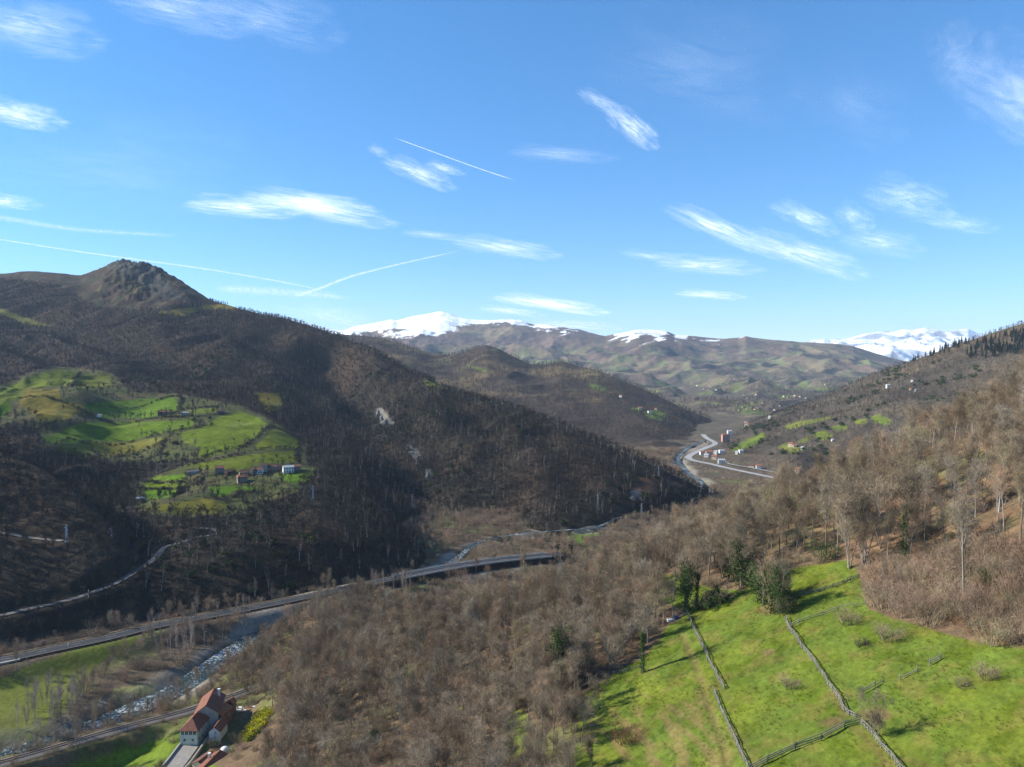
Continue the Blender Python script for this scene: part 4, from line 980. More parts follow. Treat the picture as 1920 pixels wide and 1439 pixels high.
def by_ridge(a, b, zr):
    A = on_level(a[0], a[1], zr); B = on_level(b[0], b[1], zr); A = np.array(A, float); B = np.array(B, float)
    c = (A + B) / 2; d = B - A; return c, math.atan2(-d[0], d[1]), float(np.linalg.norm(d))
def ridge_house(name, label, cat, a, b, zr, W, ze, zb, wall, roof, ext=0.0, **k):
    c, rz, L = by_ridge(a, b, zr); L = L + 2 * ext
    return house(name, label, cat, (c[0], c[1], zb), rz, W, L, -2.0, ze - zb, zr - zb, wall, roof, **k)
ridge_house('farmhouse', 'largest riverside farmhouse with a long red brown roof and grey gable', 'house', (386,1323), (401,1292), 18.4, 7.2, 15.8, 9.6, WGREY, ROOFR, wins=[('f', .4, 3.2, .9, 1.2), ('f', -1.9, 3.2, .9, 1.2), ('r', -2, 3, .9, 1.1), ('r', 3, 3, .9, 1.1)], doors=[('f', -1.2, 0.2, 1.2, 2.1)], chim=[(2.2, 3.5)])
ridge_house('gallery_house', 'pale green house with hipped red roof and white glazed gallery beside the lane', 'house', (361,1346), (369,1337), 17.0, 5.6, 14.4, 8.6, WGREEN, ROOFR, ext=3.0, hip=2.8,
    wins=[('f', q, 4.3, .95, 1.1) for q in (-1.95, -.65, .65, 1.95)] + [('f', -1.3, 2.1, .7, .9), ('f', 1.3, 2.1, .7, .9)] + [('r', q, z, .8, 1.1) for q in (-2.8, -.9, 1.0, 2.9) for z in (4.2, 1.6)], doors=[('f', -1.2, -1.6, 1.6, 1.9), ('f', 1.5, -1.4, .9, 1.9), ('r', 0.1, -.4, 1, 2)])
ridge_house('white_shed', 'small white washed gabled shed with red roof next to the lane', 'shed', (402,1364), (416,1346), 13.9, 3.7, 12.4, 9.8, WWHITE, ROOFR, over=.25, wins=[('f', .2, 2.0, .4, .5)])
ridge_house('orange_barn', 'ruddy brick barn with patched orange tile roof behind the farmhouse', 'barn', (404,1334), (424,1319), 14.8, 4.8, 13.6, 10.6, WBRICK, ROOFO, wins=[('f', 0, 1.6, .8, .9), ('r', -2, 1.2, .7, .8), ('r', 1.5, 1.2, .7, .8)], doors=[('f', -1.2, 0, .9, 1.9)])
ridge_house('lean_to', 'low lean-to with bright metal roof between farmhouse and gallery house', 'shed', (385,1344), (399,1336), 13.2, 3.4, 12.2, 9.4, WGREY, ROOFG, over=.3)
ridge_house('tiny_outhouse', 'tiny outhouse with orange tiles past the brick barn', 'shed', (430,1313), (437,1308), 14.2, 2.6, 13.2, 11.4, WBRICK, ROOFO, over=.2, doors=[('f', 0, 0, .8, 1.6)])
ridge_house('courtyard_house', 'red roofed house at the bottom edge right of the lane', 'house', (376,1445), (412,1408), 13.8, 6.0, 12.4, 9.0, WCREAM, ROOFR, wins=[('r', q, 1.4, .8, 1.0) for q in (-6, -2, 2)], chim=[(-1.5, 2)])
ridge_house('side_wing', 'lower red roofed wing leaning against the courtyard house', 'house', (372,1428), (396,1410), 13.0, 4.6, 12.0, 9.0, WCREAM, ROOFB, wins=[('l', 0, 1.2, .8, .9)])
p = on_level(421, 1405, 12.0); mb = MB(); root = empty('water_tank', (p[0], p[1], 9.6)); tag(root, 'round pale domed tank behind the courtyard house roof', 'tank')
def lathe(prof, n=20):
    V = [(r * math.cos(2*math.pi*i/n), r * math.sin(2*math.pi*i/n), z) for r, z in prof for i in range(n)]; Fq = [(k*n+i, k*n+(i+1) % n, (k+1)*n+(i+1) % n, (k+1)*n+i) for k in range(len(prof)-1) for i in range(n)]
    return np.array(V), np.array(Fq)
v, f = lathe([(1.25, -2), (1.25, 2.2)]); link('tank_body', mesh_np('tank_body', v, f, mats=[WCREAM], smooth=True), root)
v, f = lathe([(1.38, 2.2), (1.35, 2.4), (1.0, 2.85), (.55, 3.1), (.02, 3.2)]); link('dome', mesh_np('dome', v, f, mats=[WWHITE], smooth=True), root); CLEAR.append((p[0], p[1], 3))
g = np.random.default_rng(77); q = on_level(447, 1318, 12.0); mb = MB()
for i in range(26):
    a, b = g.normal(size=2) * (1.6, 1.8); s = g.uniform(.2, .7); z = float(ground(q[0]+a, q[1]+b)); mb.hull([(q[0]+a-s, q[1]+b-s*.6, z-.1), (q[0]+a+s, q[1]+b-s*.5, z-.1), (q[0]+a+s*.8, q[1]+b+s*.6, z-.1), (q[0]+a-s, q[1]+b+s*.5, z-.1)], [(q[0]+a-s*.8, q[1]+b-s*.5, z+s*.5), (q[0]+a+s*.7, q[1]+b-s*.4, z+s*.4), (q[0]+a+s*.6, q[1]+b+s*.4, z+s*.6), (q[0]+a-s*.7, q[1]+b+s*.4, z+s*.5)])
tag(mb.build('rubble', WWHITE), 'heap of pale rubble and sheeting in the farmyard', 'rubble', kind='stuff'); CLEAR.append((q[0], q[1], 3.5))

# hamlet on the left mountain: px centre, base py, width px, wall h, depth, ...
def front_house(name, label, cat, px, py, wpx, h, depth, wall, roof, rise=1.6, rz=0.0, forms=None, nw=0, storeys=1, hip=0, door=False, group=None, over=.4, chim=False, y0=90.):
    q = raycast([px], [py], forms=forms, y0=y0)[0]; dep = q[1]; W = wpx * dep / F
    ang = math.atan2(-q[0], q[1]) + rz
    wins = [('l', -(W * ((i + .5) / nw - .5)), 1.0 + 2.6 * s, min(1.0, W / nw * .4), 1.3) for s in range(storeys) for i in range(nw)] if nw else []
    # ridge along local y is turned to run across the view; local -x side ('l') faces the drone
    return house(name, label, cat, (q[0], q[1] + depth / 2, q[2]), ang - math.pi / 2 + math.pi, depth, W, -3, h, h + rise, wall, roof, hip=hip, wins=wins, doors=[('l', W * .1, 0, 1.1, 2.1)] if door else [], over=over, group=group, chim=[(0, W * .25)] if chim else [])
H = [MT]
G1 = 'houses of the hillside hamlet'
front_house('long_shed', 'long low grey roofed shed, leftmost building of the hamlet', 'shed', 363, 890, 23, 2.6, 5, WGREY, ROOFGD, 1.0, forms=H, y0=450, group=G1)
front_house('stone_house', 'tall stone house with red tile roof and tall windows in the hamlet', 'house', 409, 890, 16, 5.6, 7, WSTONE, ROOFR, 1.5, forms=H, nw=4, storeys=2, door=True, y0=450, group=G1)
front_house('dark_barn', 'dark barn directly right of the tall stone house', 'barn', 427, 892, 14, 3.4, 6, WOODB, ROOFB, 1.3, rz=.5, forms=H, y0=450, group=G1)
front_house('orange_roof_house', 'stone house with orange hipped roof, lowest of the hamlet', 'house', 451, 907, 17, 5.4, 7, WSTONE, ROOFO, 2.0, rz=.15, forms=H, nw=3, storeys=2, hip=2.2, y0=450, group=G1, chim=True)
front_house('brown_roof_barn', 'brown roofed barn just above the orange hipped roof', 'barn', 456, 893, 16, 3, 6, WSTONE, ROOFB, 1.4, forms=H, y0=450, group=G1)
front_house('white_cottage', 'white cottage with low red roof in the middle of the hamlet', 'house', 481, 890, 19, 4.2, 6, WWHITE, ROOFR, 1.3, rz=-.15, forms=H, nw=4, y0=450, group=G1)
front_house('granary', 'small two storey grey house behind the white cottage', 'house', 493, 885, 12, 5.6, 6, WGREY, ROOFB, 1.5, forms=H, nw=3, storeys=2, y0=450, group=G1)
front_house('long_barn', 'long stone barn with brown tiles linking the hamlet houses', 'barn', 512, 882, 25, 3.0, 6, WSTONE, ROOFB, 1.3, rz=-.05, forms=H, nw=2, y0=450, group=G1)
front_house('white_house', 'two storey white house with balcony at the right end of the hamlet', 'house', 538, 888, 19, 5.4, 7, WWHITE, ROOFG, 1.2, rz=.12, forms=H, nw=4, storeys=2, door=True, y0=450, group=G1)
front_house('orange_annex', 'annex with bright orange tiles behind the white two storey house', 'house', 553, 883, 14, 3.8, 6, WSTONE, ROOFO, 1.3, rz=.3, forms=H, nw=2, y0=450, group=G1)
front_house('field_barn', 'stone barn with orange tiles amid the upper green fields', 'barn', 306, 779, 22, 4, 7, WSTONE, ROOFO, 1.8, forms=H, nw=3, y0=600)
front_house('field_shed', 'small grey shed right of the stone field barn', 'shed', 345, 779, 12, 3, 5, WGREY, ROOFG, 1., forms=H, y0=600)
front_house('hedge_barn', 'dark barn at the right end of the upper fields', 'barn', 413, 777, 13, 4, 6, WSTONE, ROOFB, 1.6, forms=H, nw=2, y0=600)
front_house('meadow_hut', 'tiny pale hut at the left end of the upper fields', 'hut', 184, 783, 8, 2.6, 4, WWHITE, ROOFG, .8, forms=H, y0=600)
front_house('roadside_shed', 'low pale shed on the track under the hamlet fields', 'shed', 261, 940, 15, 2.4, 4, WGREY, ROOFG, .8, forms=H, y0=450)
front_house('summit_hut', 'tiny hut on the ridge meadow below the rocky top', 'hut', 340, 587, 6, 2.6, 4, WSTONE, ROOFB, 1.2, forms=H, y0=1300)
# far village
FV = [(1317,854,7,4.5,WWHITE,ROOFO,'white house with orange roof nearest the highway bend'), (1326,858,8,3.4,WWHITE,ROOFG,'low white building below the orange roofed row'), (1331,852,12,4,WCREAM,ROOFO,'wide cream house with orange roof in the village row'),
      (1344,853,6,4.5,WWHITE,ROOFG,'narrow white house in the middle of the village row'), (1354,851,9,4.5,WWHITE,ROOFG,'large white house at the right end of the village row'), (1341,863,9,5,WCREAM,ROOFO,'tan house standing alone below the village row'),
      (1354,870,12,5,WWHITE,ROOFG,'big white house beside the village road'), (1383,853,5,3.5,WWHITE,ROOFG,'left one of two white sheds under the green hill field'), (1391,850,8,4,WWHITE,ROOFG,'right one of two white sheds under the green hill field'),
      (1411,878,10,3,WCREAM,ROOFB,'long low cream shed along the village road'), (1424,880,9,4.5,WWHITE,ROOFO,'cream house right of the long low roadside shed'), (1499,888,8,5,WCREAM,ROOFO,'orange roofed house half hidden behind the near trees'), (1476,891,4,3,WWHITE,ROOFG,'small white house by the end of the village road'),
      (1484,838,8,4.5,WCREAM,ROOFO,'cream farmhouse on the hillside terrace'), (1492,840,6,3.5,WCREAM,ROOFO,'smaller annex right of the hillside farmhouse'), (1506,844,4,3,WWHITE,ROOFG,'white shed at the end of the hillside farm track'),
      (1667,727,6,4.5,WWHITE,ROOFG,'lone white house high on the right hill'), (1712,716,4,3.5,WWHITE,ROOFB,'small white cottage above the others on the right hill'), (1709,733,4,3.5,WCREAM,ROOFO,'cream cottage below the small white cottage on the hill'), (1718,735,3,3,WWHITE,ROOFG,'tiny white shed farthest right on the hill'), (1562,829,3,3,WWHITE,ROOFG,'tiny white hut among the scrub above the near trees'),
      (1401,800,8,6,WCREAM,ROOFO,'orange roofed house where the valley narrows'), (1399,796,5,4,WWHITE,ROOFG,'white shed touching the orange roofed house in the narrows'), (1444,785,4,4,WWHITE,ROOFG,'white house on the far slope foot'), (1219,776,7,5,WWHITE,ROOFO,'white farmhouse on the ridge meadow'), (1230,770,4,4,WCREAM,ROOFO,'cream barn above the ridge meadow farmhouse'), (1201,769,7,5,WCREAM,ROOFO,'orange roofed farm left of the ridge meadow'), (1164,746,5,5,WWHITE,ROOFO,'small farm high on the wooded ridge')]
for i, (a, b, w, h, wl, rf, lab) in enumerate(FV):
    front_house('village_house', lab, 'house', a, b, w, h, 7 if w > 5 else 5, wl, rf, 1.6, rz=[.3, -.2, .1, -.4][i % 4], nw=max(2, w // 3), y0=600, group='houses of the far valley', storeys=2 if h > 4.2 else 1)
front_house('apartment_block', 'tall red and pink apartment block behind the far village', 'apartment block', 1362, 830, 13, 13, 12, WPINK, ROOFR, 2, rz=.2, nw=5, storeys=4, y0=800, hip=3)
front_house('apartment_block', 'white topped apartment block adjoining the tall red one', 'apartment block', 1369, 822, 7, 13, 10, WWHITE, ROOFG, 1.5, rz=.2, nw=3, storeys=4, y0=800)
g = np.random.default_rng(5); names = []
for a, b in ((1307,724),(1320,730),(1343,732),(1395,742),(1402,748),(1418,741),(1392,764),(1399,768),(1408,765),(1415,769),(1421,766),(1430,757),(1470,744),(1477,746),(1490,743),(1500,745),(1511,748),(1385,770),(1452,770),(1462,762),(1333,727),(1560,735),(1548,722)):
    q = raycast([a], [b], y0=1400)[0]; lab = 'pale speck of a farmhouse on the far mountain slope'
    house('mountain_farm', lab, 'house', tuple(q), g.uniform(-1, 1), 4.6 * q[1] / 2600, 6.5 * q[1] / 2600, -4, 2.6 * q[1] / 2600, 4.2 * q[1] / 2600, [WWHITE, WCREAM][g.integers(2)], [ROOFO, ROOFG, ROOFR][g.integers(3)], group='far mountain farms')
print('houses', round(time.time() - T0, 1))

# ------------------------------------------------------------------ power poles
def pylon(px, pt, pb, lab, y0=90., arms=3, forms=None):
    q = raycast([px], [pb], forms=forms, y0=y0)[0]; h = (pb - pt) * q[1] / F * 1.02; root = empty('power_pylon', tuple(q)); tag(root, lab, 'pylon', 'power line across the valley'); b = h * .05 + .15; t = .12
    for sx in (-1, 1):
        for sy in (-1, 1): MB().bar((sx*b, sy*b, -.5), (sx*t, sy*t, h), .16 + h*.004).build('leg', STEEL, root)
    mb = MB(); n = 9
    for i in range(n):
        z0, z1 = h*i/n, h*(i+1)/n; r0, r1 = b+(t-b)*i/n, b+(t-b)*(i+1)/n
        for s in (-1, 1): mb.bar((s*r0, -r0, z0), (s*r1, r1, z1), .09); mb.bar((-r0, s*r0, z0), (r1, s*r1, z1), .09)
    mb.build('bracing', STEEL, root)
    for i in range(arms):
        z = h * (.96 - .12 * i); s = (-1) ** i; L = 1.6 if h > 12 else 1.2
        MB().bar((-s*.15, 0, z), (s*L, 0, z + .05), .2).build('cross_arm', STEEL, root); mb = MB(); mb.bar((s*L*.92, 0, z), (s*L*.92, 0, z-.7), .14, sides=6).build('insulator', GLASS, root)
    CLEAR.append((q[0], q[1], 2.0)); return root
pylon(702, 1178, 1226, 'steel lattice pylon rising from the near brown woods', arms=2); pylon(587, 911, 944, 'lattice pylon on the knoll right below the hamlet', y0=400, forms=H)
pylon(773, 927, 952, 'slim pylon against the dark gully left of centre', y0=400, forms=H); pylon(1121, 925, 957, 'pylon near the foot of the mountain above the flats', y0=450, forms=H)
pylon(1235, 875, 896, 'pylon on the end of the wooded spur', y0=500, forms=H); pylon(1203, 944, 974, 'pylon beside the pale rocks at the spur foot', y0=450); pylon(125, 984, 1018, 'lattice pylon on the dark spur at the left', y0=250, forms=[S0, MT]); pylon(209, 990, 1008, 'faint distant pole right of the spur pylon', y0=300, forms=[S0, MT])
for a, b, h in ((166, 1120, 14), (128, 1214, 8)):
    q = raycast([a], [b], y0=250)[0]; m = MB(); hh = h * q[1] / F; m.bar((0,0,-.3), (0,0,hh), .35, sides=8, w2=.8); o = m.build('marker_post', WWHITE, loc=tuple(q)); tag(o, 'white marker post beside the %s' % ('climbing by-road' if a == 166 else 'main road at the left'), 'post')

# ------------------------------------------------------------------ fences on the pasture
WOODG = simple('weathered_wood', (.25, .235, .205), (.15, .14, .12), 4., .9, .01); WOODD = simple('mossy_wood', (.16, .155, .12), (.10, .095, .075), 4., .9, .01)
def fence(label, pts, post=1.7, h=1.25, rails=(.35, .75, 1.12), pales=0, mat=WOODG, seed=0, missing=0.0, rr=.11, nm='pasture_fence'):
    g = np.random.default_rng(seed); P = raycast([a for a, b in pts], [b for a, b in pts], forms=[HL]); L = smooth_line([tuple(q) for q in P], post); root = empty(nm, tuple(L[0])); tag(root, label, 'fence'); R0 = L[0]
    L = L.copy(); L[:, 2] = HL.at(L[:,0], L[:,1]); L[:, :2] += g.normal(size=(len(L), 2)) * .10; tops = []
    for i, a in enumerate(L):
        a = a - R0; hh = h * g.uniform(.88, 1.15); tl = g.normal(size=2) * .07; MB().bar((a[0], a[1], a[2]-.3), (a[0]+tl[0], a[1]+tl[1], a[2]+hh), .15, sides=5, w2=.8).build('post', mat, root); tops.append(tl)
    for i in range(len(L) - 1):
        a, b = L[i] - R0, L[i+1] - R0
        for z in rails:
            if g.random() < missing: continue
            e = (b - a) * .06; j = g.normal(size=2) * .07; MB().bar(a - e + np.array((.06, 0, z + j[0])), b + e + np.array((.06, 0, z + j[1])), rr, sides=4).build('rail', mat, root)
        for k in range(pales):
            t = (k + g.uniform(.2, .8)) / pales; c = a + (b - a) * t; w = g.normal(size=2) * .12; MB().bar((c[0]-.05, c[1], c[2]-.1), (c[0]-.05+w[0], c[1]+w[1], c[2] + h * g.uniform(.75, 1.05)), .13, .05).build('pale', mat, root)
    return root
fence('weathered picket fence running down the left pasture above the gap', [(1291,1158),(1300,1180),(1312,1203),(1325,1230),(1340,1264),(1357,1294)], post=1.9, h=1.0, rails=(.4, .8), pales=3, seed=1)
fence('weathered picket fence below the gap, reaching the bottom edge', [(1338,1298),(1350,1330),(1368,1370),(1385,1410),(1402,1444),(1414,1470)], post=1.9, h=1.0, rails=(.4, .8), pales=3, seed=2)
fence('long crooked picket fence dividing the middle and right pasture', [(1471,1162),(1478,1177),(1492,1197),(1510,1224),(1530,1250),(1552,1284),(1575,1317),(1590,1340),(1603,1348)], post=1.9, h=1.0, rails=(.4, .8), pales=3, seed=3)
fence('pale picket fence below the corner, leaving at the bottom edge', [(1614,1358),(1630,1376),(1652,1400),(1672,1422),(1690,1444),(1706,1468)], post=1.9, h=1.0, rails=(.4, .8), pales=3, seed=4)
fence('dark post and rail fence crossing the bottom of the middle pasture', [(1405,1448),(1440,1431),(1490,1407),(1540,1389),(1583,1367),(1611,1358)], post=2.3, seed=5, mat=WOODD, h=1.35)
fence('post and rail fence along the top of the right pasture', [(1480,1181),(1500,1171),(1540,1159),(1572,1147),(1600,1141),(1620,1135)], post=2.4, seed=6, mat=WOODG, rails=(.5, 1.0), missing=.1)
fence('short broken rail fence ending in a leaning corner post', [(1590,1317),(1617,1302),(1640,1290),(1657,1281)], post=2.2, seed=7, mat=WOODD, rails=(.5, 1.0), missing=.3)
fence('short sagging rail fence in the right pasture by the scrub', [(1688,1275),(1720,1260),(1745,1248),(1765,1237)], post=2.6, seed=8, mat=WOODG, rails=(.4, .8), missing=.3)
fence('mossy wooden fence below the highest green patch', [(1500,1119),(1540,1110),(1580,1097),(1612,1085)], post=1.8, seed=9, mat=WOODD, rails=(.3, .6, .9), pales=2, h=1.0)
fence('short fence beside the blue and white trough', [(1262,1164),(1272,1159),(1289,1155)], post=2.0, seed=10, mat=WOODG, rails=(.5, .9))
fence('dark rail fence at the wood edge left of the pasture', [(1150,1268),(1175,1261),(1200,1253)], post=2.2, seed=11, mat=WOODD, rails=(.4, .8))
# trough
q = raycast([1257], [1166], forms=[HL])[0]; root = empty('water_trough', tuple(q), R(14)); tag(root, 'white bath trough with a blue drum at the wood edge', 'trough')
mb = MB(); mb.hull([(-.75,-.3,0),(.75,-.3,0),(.75,.3,0),(-.75,.3,0)], [(-.9,-.42,.65),(.9,-.42,.65),(.9,.42,.65),(-.9,.42,.65)]); mb.build('tub', WWHITE, root)
for a, b, c, d in ((-.96,.96,-.48,-.40), (-.96,.96,.40,.48), (-.96,-.88,-.399,.399), (.88,.96,-.399,.399)): MB().box(a, b, c, d, .652, .72).build('rim', WWHITE, root)
v, f = lathe([(.02, 0), (.42, 0), (.45, .3), (.42, .6), (.45, .85), (.40, 1.1), (.02, 1.12)], 14); o = link('drum', mesh_np('drum', v, f, mats=[simple('blue_plastic', (.03, .08, .22), (.02, .06, .18), 2., .5)], smooth=True), loc=(q[0] + 1.45, q[1] + .35, q[2] + .35)); tag(o, 'blue plastic drum right of the white trough', 'drum')
print('fences', round(time.time() - T0, 1))
# ------------------------------------------------------------------ vegetation
def cleared(x, y, k=1.0):
    m = np.zeros(x.shape, bool)
    for a, b, r in CLEAR: m |= (x - a) ** 2 + (y - b) ** 2 < (r * k) ** 2
    return m
# ---- the near wood
xs, ys = cells(-175, 215, 70, 400, 4.1, 11)
s = xs - .1 * ys
zz = HL.at(xs, ys)
px, py = w2px(xs, ys, zz)
wob = 10 * fbm(xs, ys, 12, 2, 91)
PAST = [(a, b if b < 1500 else 4000) for a, b in PAST]; inp = inpoly(px + wob, py + wob * .4, [(p[0] + (-8 if p[0] < 1300 else 0), p[1] + (-4 if p[1] < 1250 else 0)) for p in PAST]) & (ys < 235)
m = (zz > -50) & on_form(HL, xs, ys) & inframe(xs, ys, zz) & ~inp & clear_roads(xs, ys, .7) & ~cleared(xs, ys)
m &= ~gridmask(HL, LOWM, xs, ys).astype(bool) & ~(gridmask(HL, PASTM, xs, ys) > .5)
scrubzone = inpoly(px, py, [(1628,1140),(1640,1085),(1700,1075),(1800,1060),(1925,1040),(2100,1040),(2100,1270),(1900,1225),(1720,1175)])
FARMZ = [(330,1439),(330,1340),(372,1282),(440,1275),(470,1300),(515,1330),(528,1400),(500,1450),(500,1600),(290,1600),(310,1500)]
farm = inpoly(px, py, FARMZ)
dens = np.where(scrubzone, .10, np.where(px > 1400, .50, .95)) * np.where((s < -116) & (ys < 420), .12, 1) * np.where(farm, .0, 1)
g = np.random.default_rng(3); m &= g.random(xs.shape) < dens
m &= seen(xs, ys, zz + 15, .02)
xs, ys, zz, px, py, s, szn = (a[m] for a in (xs, ys, zz, px, py, s, scrubzone))
print('near wood trees', len(xs))
dist = np.sqrt(xs**2 + ys**2 + (zz - CZ)**2); vis_in = (px > -30) & (px < 1950) & (py > 0) & (py - 13 * F / dist < 1420)
order = np.argsort(np.where(vis_in, dist, 1e9)); big = order[:250]; rest = order[250:]
ZONES = [(lambda a, b: (a > 1480) & (b < 1150), 'in the right hand wood above the pasture', 'trees of the wood above the pasture'), (lambda a, b: (a > 1180) & (b < 1300), 'in the wood between pasture and valley', 'trees of the wood behind the pasture'),
         (lambda a, b: (a > 800), 'in the brown wood left of the pasture', 'trees of the wood left of the pasture'), (lambda a, b: (a > -1e9), 'in the lower brown wood above the river', 'trees of the lower wood')]
KINDS_T = ['bare slender tree', 'tall bare tree with upswept branches', 'bare twin stemmed tree', 'bare many stemmed coppice tree', 'bare broad crowned tree', 'low spreading bare tree', 'very tall bare tree with high crown']
LM = [(702,1200,'the near pylon'), (845,1215,'the ivy green tree'), (935,1235,'the second ivy green tree'), (750,1275,'the small dark ivied tree'), (618,1330,'the low left ivied tree'), (700,1410,'the bottom ivy clump'), (1056,1250,'the densest ivy tree'),
      (480,1360,'the yellow gorse'), (1127,1100,'the ivied tree behind the pasture'), (1258,1160,'the white trough'), (1110,1430,'the bottom pasture corner'), (1205,1230,'the forked edge tree'), (1400,1070,'the hedge line thicket'), (1548,1045,'the dark bush tangle'),
      (1698,1040,'the ivy green trunk'), (1808,1100,'the tall pale trunk'), (1905,1120,'the green edge bush'), (1490,975,'the budding bush'), (1605,1050,'the highest green patch'), (1382,975,'the central ivied tree'), (960,1390,'the grassy gap in the wood'), (520,1200,'the river bend')]
def where_in(kz, a, b):
    q = min(LM, key=lambda t_: (t_[0] - a) ** 2 + (1.3 * (t_[1] - b)) ** 2); dx, dy = a - q[0], 1.3 * (b - q[1]); d = math.hypot(dx, dy)
    rel = ('left of ' if dx < 0 else 'right of ') if abs(dx) > abs(dy) else ('behind ' if dy < 0 else 'in front of ')
    return ('close ' if d < 28 else ('' if d < 60 else 'well ')) + rel + q[2]
def plant(kind, x, y, z, sc, rz, label, cat, group, meshes, nm='bare_tree', extra=None):
    root = empty(nm, (x, y, z), rz); root.scale = (sc, sc, sc); tag(root, label, cat, group)
    t, c = meshes[kind]; link('trunk', t, root); link('crown', c, root)
    if extra is not None: link('ivy', extra, root)
    return root
for i in big:
    kz = next(k for k, zf in enumerate(ZONES) if zf[0](px[i], py[i])); kk = int(g.integers(0, 7)); kk = {0: [0,1,0,6,3,1,6], 1: [0,2,3,4,5,1,0], 2: [2,3,5,0,4,3,5], 3: [3,5,2,0,3,5,4]}[kz][kk]
    sc = g.uniform(.75, 1.08) * (1.0 if kz == 0 else (.82 if kz < 3 else .72)) * (.5 if szn[i] else 1)
    ref = NEARP[kk]['h'] * sc; sw = 'small ' if ref < 9 else ('' if ref < 12.5 else 'big ')
    plant(kk, xs[i], ys[i], zz[i], sc, g.uniform(0, 6.28), sw + KINDS_T[kk] + ' ' + where_in(kz, px[i], py[i]), 'tree', ZONES[kz][2], NEARM)
rx, ry, rzz = xs[rest], ys[rest], zz[rest]
up = (px[rest] > 1180)
tl = up & (px[rest] > 1400); scatter('tall_wood', np.stack([rx, ry, rzz], 1)[tl], TALLC, 4, .68, 1.05, 'tall bare slender trunked wood at the right edge', 'wood', 20)
scatter('bare_wood', np.stack([rx, ry, rzz], 1)[up & ~tl], NEARC, 7, .62, .98, 'dense bare brown wood on the shoulder of the near hillside', 'wood', 21)
scatter('lower_wood', np.stack([rx, ry, rzz], 1)[~up], NEARC, 7, .55, .92, 'dense bare brown wood sloping down to the river', 'wood', 22)
# ---- scrub under the wood and on the bank
xs, ys = cells(-175, 215, 70, 380, 3.0, 12); zz = HL.at(xs, ys); px, py = w2px(xs, ys, zz)
bank = inpoly(px, py, [(1618,1142),(1632,1075),(1700,1060),(1800,1040),(2100,1000),(2100,1285),(1925,1222),(1800,1203),(1720,1180),(1660,1160)])
edge = inpoly(px, py, [(1180,1215),(1235,1185),(1255,1160),(1290,1140),(1300,1120),(1260,1090),(1200,1180)])
m = (zz > -50) & on_form(HL, xs, ys) & inframe(xs, ys, zz) & clear_roads(xs, ys, .8) & ~cleared(xs, ys) & ~(gridmask(HL, PASTM, xs, ys) > .5) & ~gridmask(HL, LOWM, xs, ys).astype(bool) & seen(xs, ys, zz + 3, .02)
m &= ~inpoly(px, py, FARMZ) | ((g.random(xs.shape) < .5) & (px > 425) & ~inpoly(px, py, [(450,1340),(500,1325),(515,1345),(490,1400),(445,1400)]))
m &= g.random(xs.shape) < np.where(bank, .95, np.where(ys > 260, .7, .5)); m &= (fbm(xs, ys, 20, 3, 31) > -.25) | bank
scatter('undergrowth', np.stack([xs, ys, zz], 1)[m & ~bank], BUSHC, 4, .4, .9, 'brown undergrowth and saplings filling the near wood floor', 'undergrowth', 23)
scatter('scrub_bank', np.stack([xs, ys, zz], 1)[m & bank], BUSHC, 4, .8, 1.35, 'thick pinkish brown scrub on the bank above the right pasture', 'scrub', 24)
# bracken
BR_ = [make_bush(450 + i, h=.8, w=2.0, n=16, m=7, k=2, tw=.09, up=.0) for i in range(2)]; BRC = proto_set('bracken', [mesh_np('bracken', *b, mats=[BRACK]) for b in BR_])
xs, ys = cells(60, 215, 80, 240, 2.2, 13); zz = HL.at(xs, ys); px, py = w2px(xs, ys, zz); m = inpoly(px, py, [(1640,1090),(1660,1000),(1925,960),(2100,950),(2100,1290),(1925,1215),(1780,1190)]) & (fbm(xs, ys, 13, 3, 33) > .0) & (g.random(xs.shape) < .8)
scatter('bracken', np.stack([xs, ys, zz], 1)[m], BRC, 2, .7, 1.4, 'rusty dead bracken between the scrub on the right bank', 'bracken', 25)

# ---- trees and bushes that stand out
def shrub_mesh(seed, n=3400):
    g2 = np.random.default_rng(seed); c = g2.normal(size=(34, 3)) * (1.05, 1.05, .7) + (0, 0, 1.35); c[:, 2] = np.abs(c[:, 2]); b = make_bush(seed, h=3.4, w=3.2, n=30, m=9, k=4)
    l = leaves(g2, c, n, .34, .12); V, Fc, T = cat([b, l]); mi = np.concatenate([np.zeros(len(b[2])), np.ones(len(l[1]))]).astype(int); return mesh_np('evergreen_shrub', V, Fc, T, [SCRUBM, IVY], mi)
SHR = [shrub_mesh(700), shrub_mesh(701, 2000)]
def at_px(a, b, forms=(HL,), y0=90.): return raycast([a], [b], forms=list(forms), y0=y0)[0]
def face_points(mt, g2, n, sel):
    (v, f, t), _ = mt; q = f.reshape(-1, 4) if (t == 4).all() else None
    c = v[q].mean(1); L = np.linalg.norm(v[q[:, 0]] - v[q[:, 3]], axis=1); ok = sel(c); w = L * ok; i = g2.choice(len(q), n, p=w / w.sum()); a = g2.random((n, 1))
    return v[q[i, 0]] * a + v[q[i, 3]] * (1 - a)
IVYT = []
for i, (k, fz, rad, n, sp, sz) in enumerate(((0, .75, 1.0, 3000, .3, .12), (2, .92, 3.2, 4200, .62, .15), (4, .8, 3.0, 3400, .55, .14), (6, .5, .7, 2600, .24, .12))):
    gg = np.random.default_rng(600 + i); hm = NEARP[k]['h']; C_ = face_points(NEAR[k], gg, 420, lambda c: (c[:, 2] < hm * fz) & (c[:, 2] > .3) & (np.hypot(c[:, 0], c[:, 1]) < rad * (1.15 - c[:, 2] / hm * .7)))
    lv, lf = leaves(gg, C_, n, sp, sz); IVYT.append((k, mesh_np('ivy', lv, lf, mats=[IVY])))
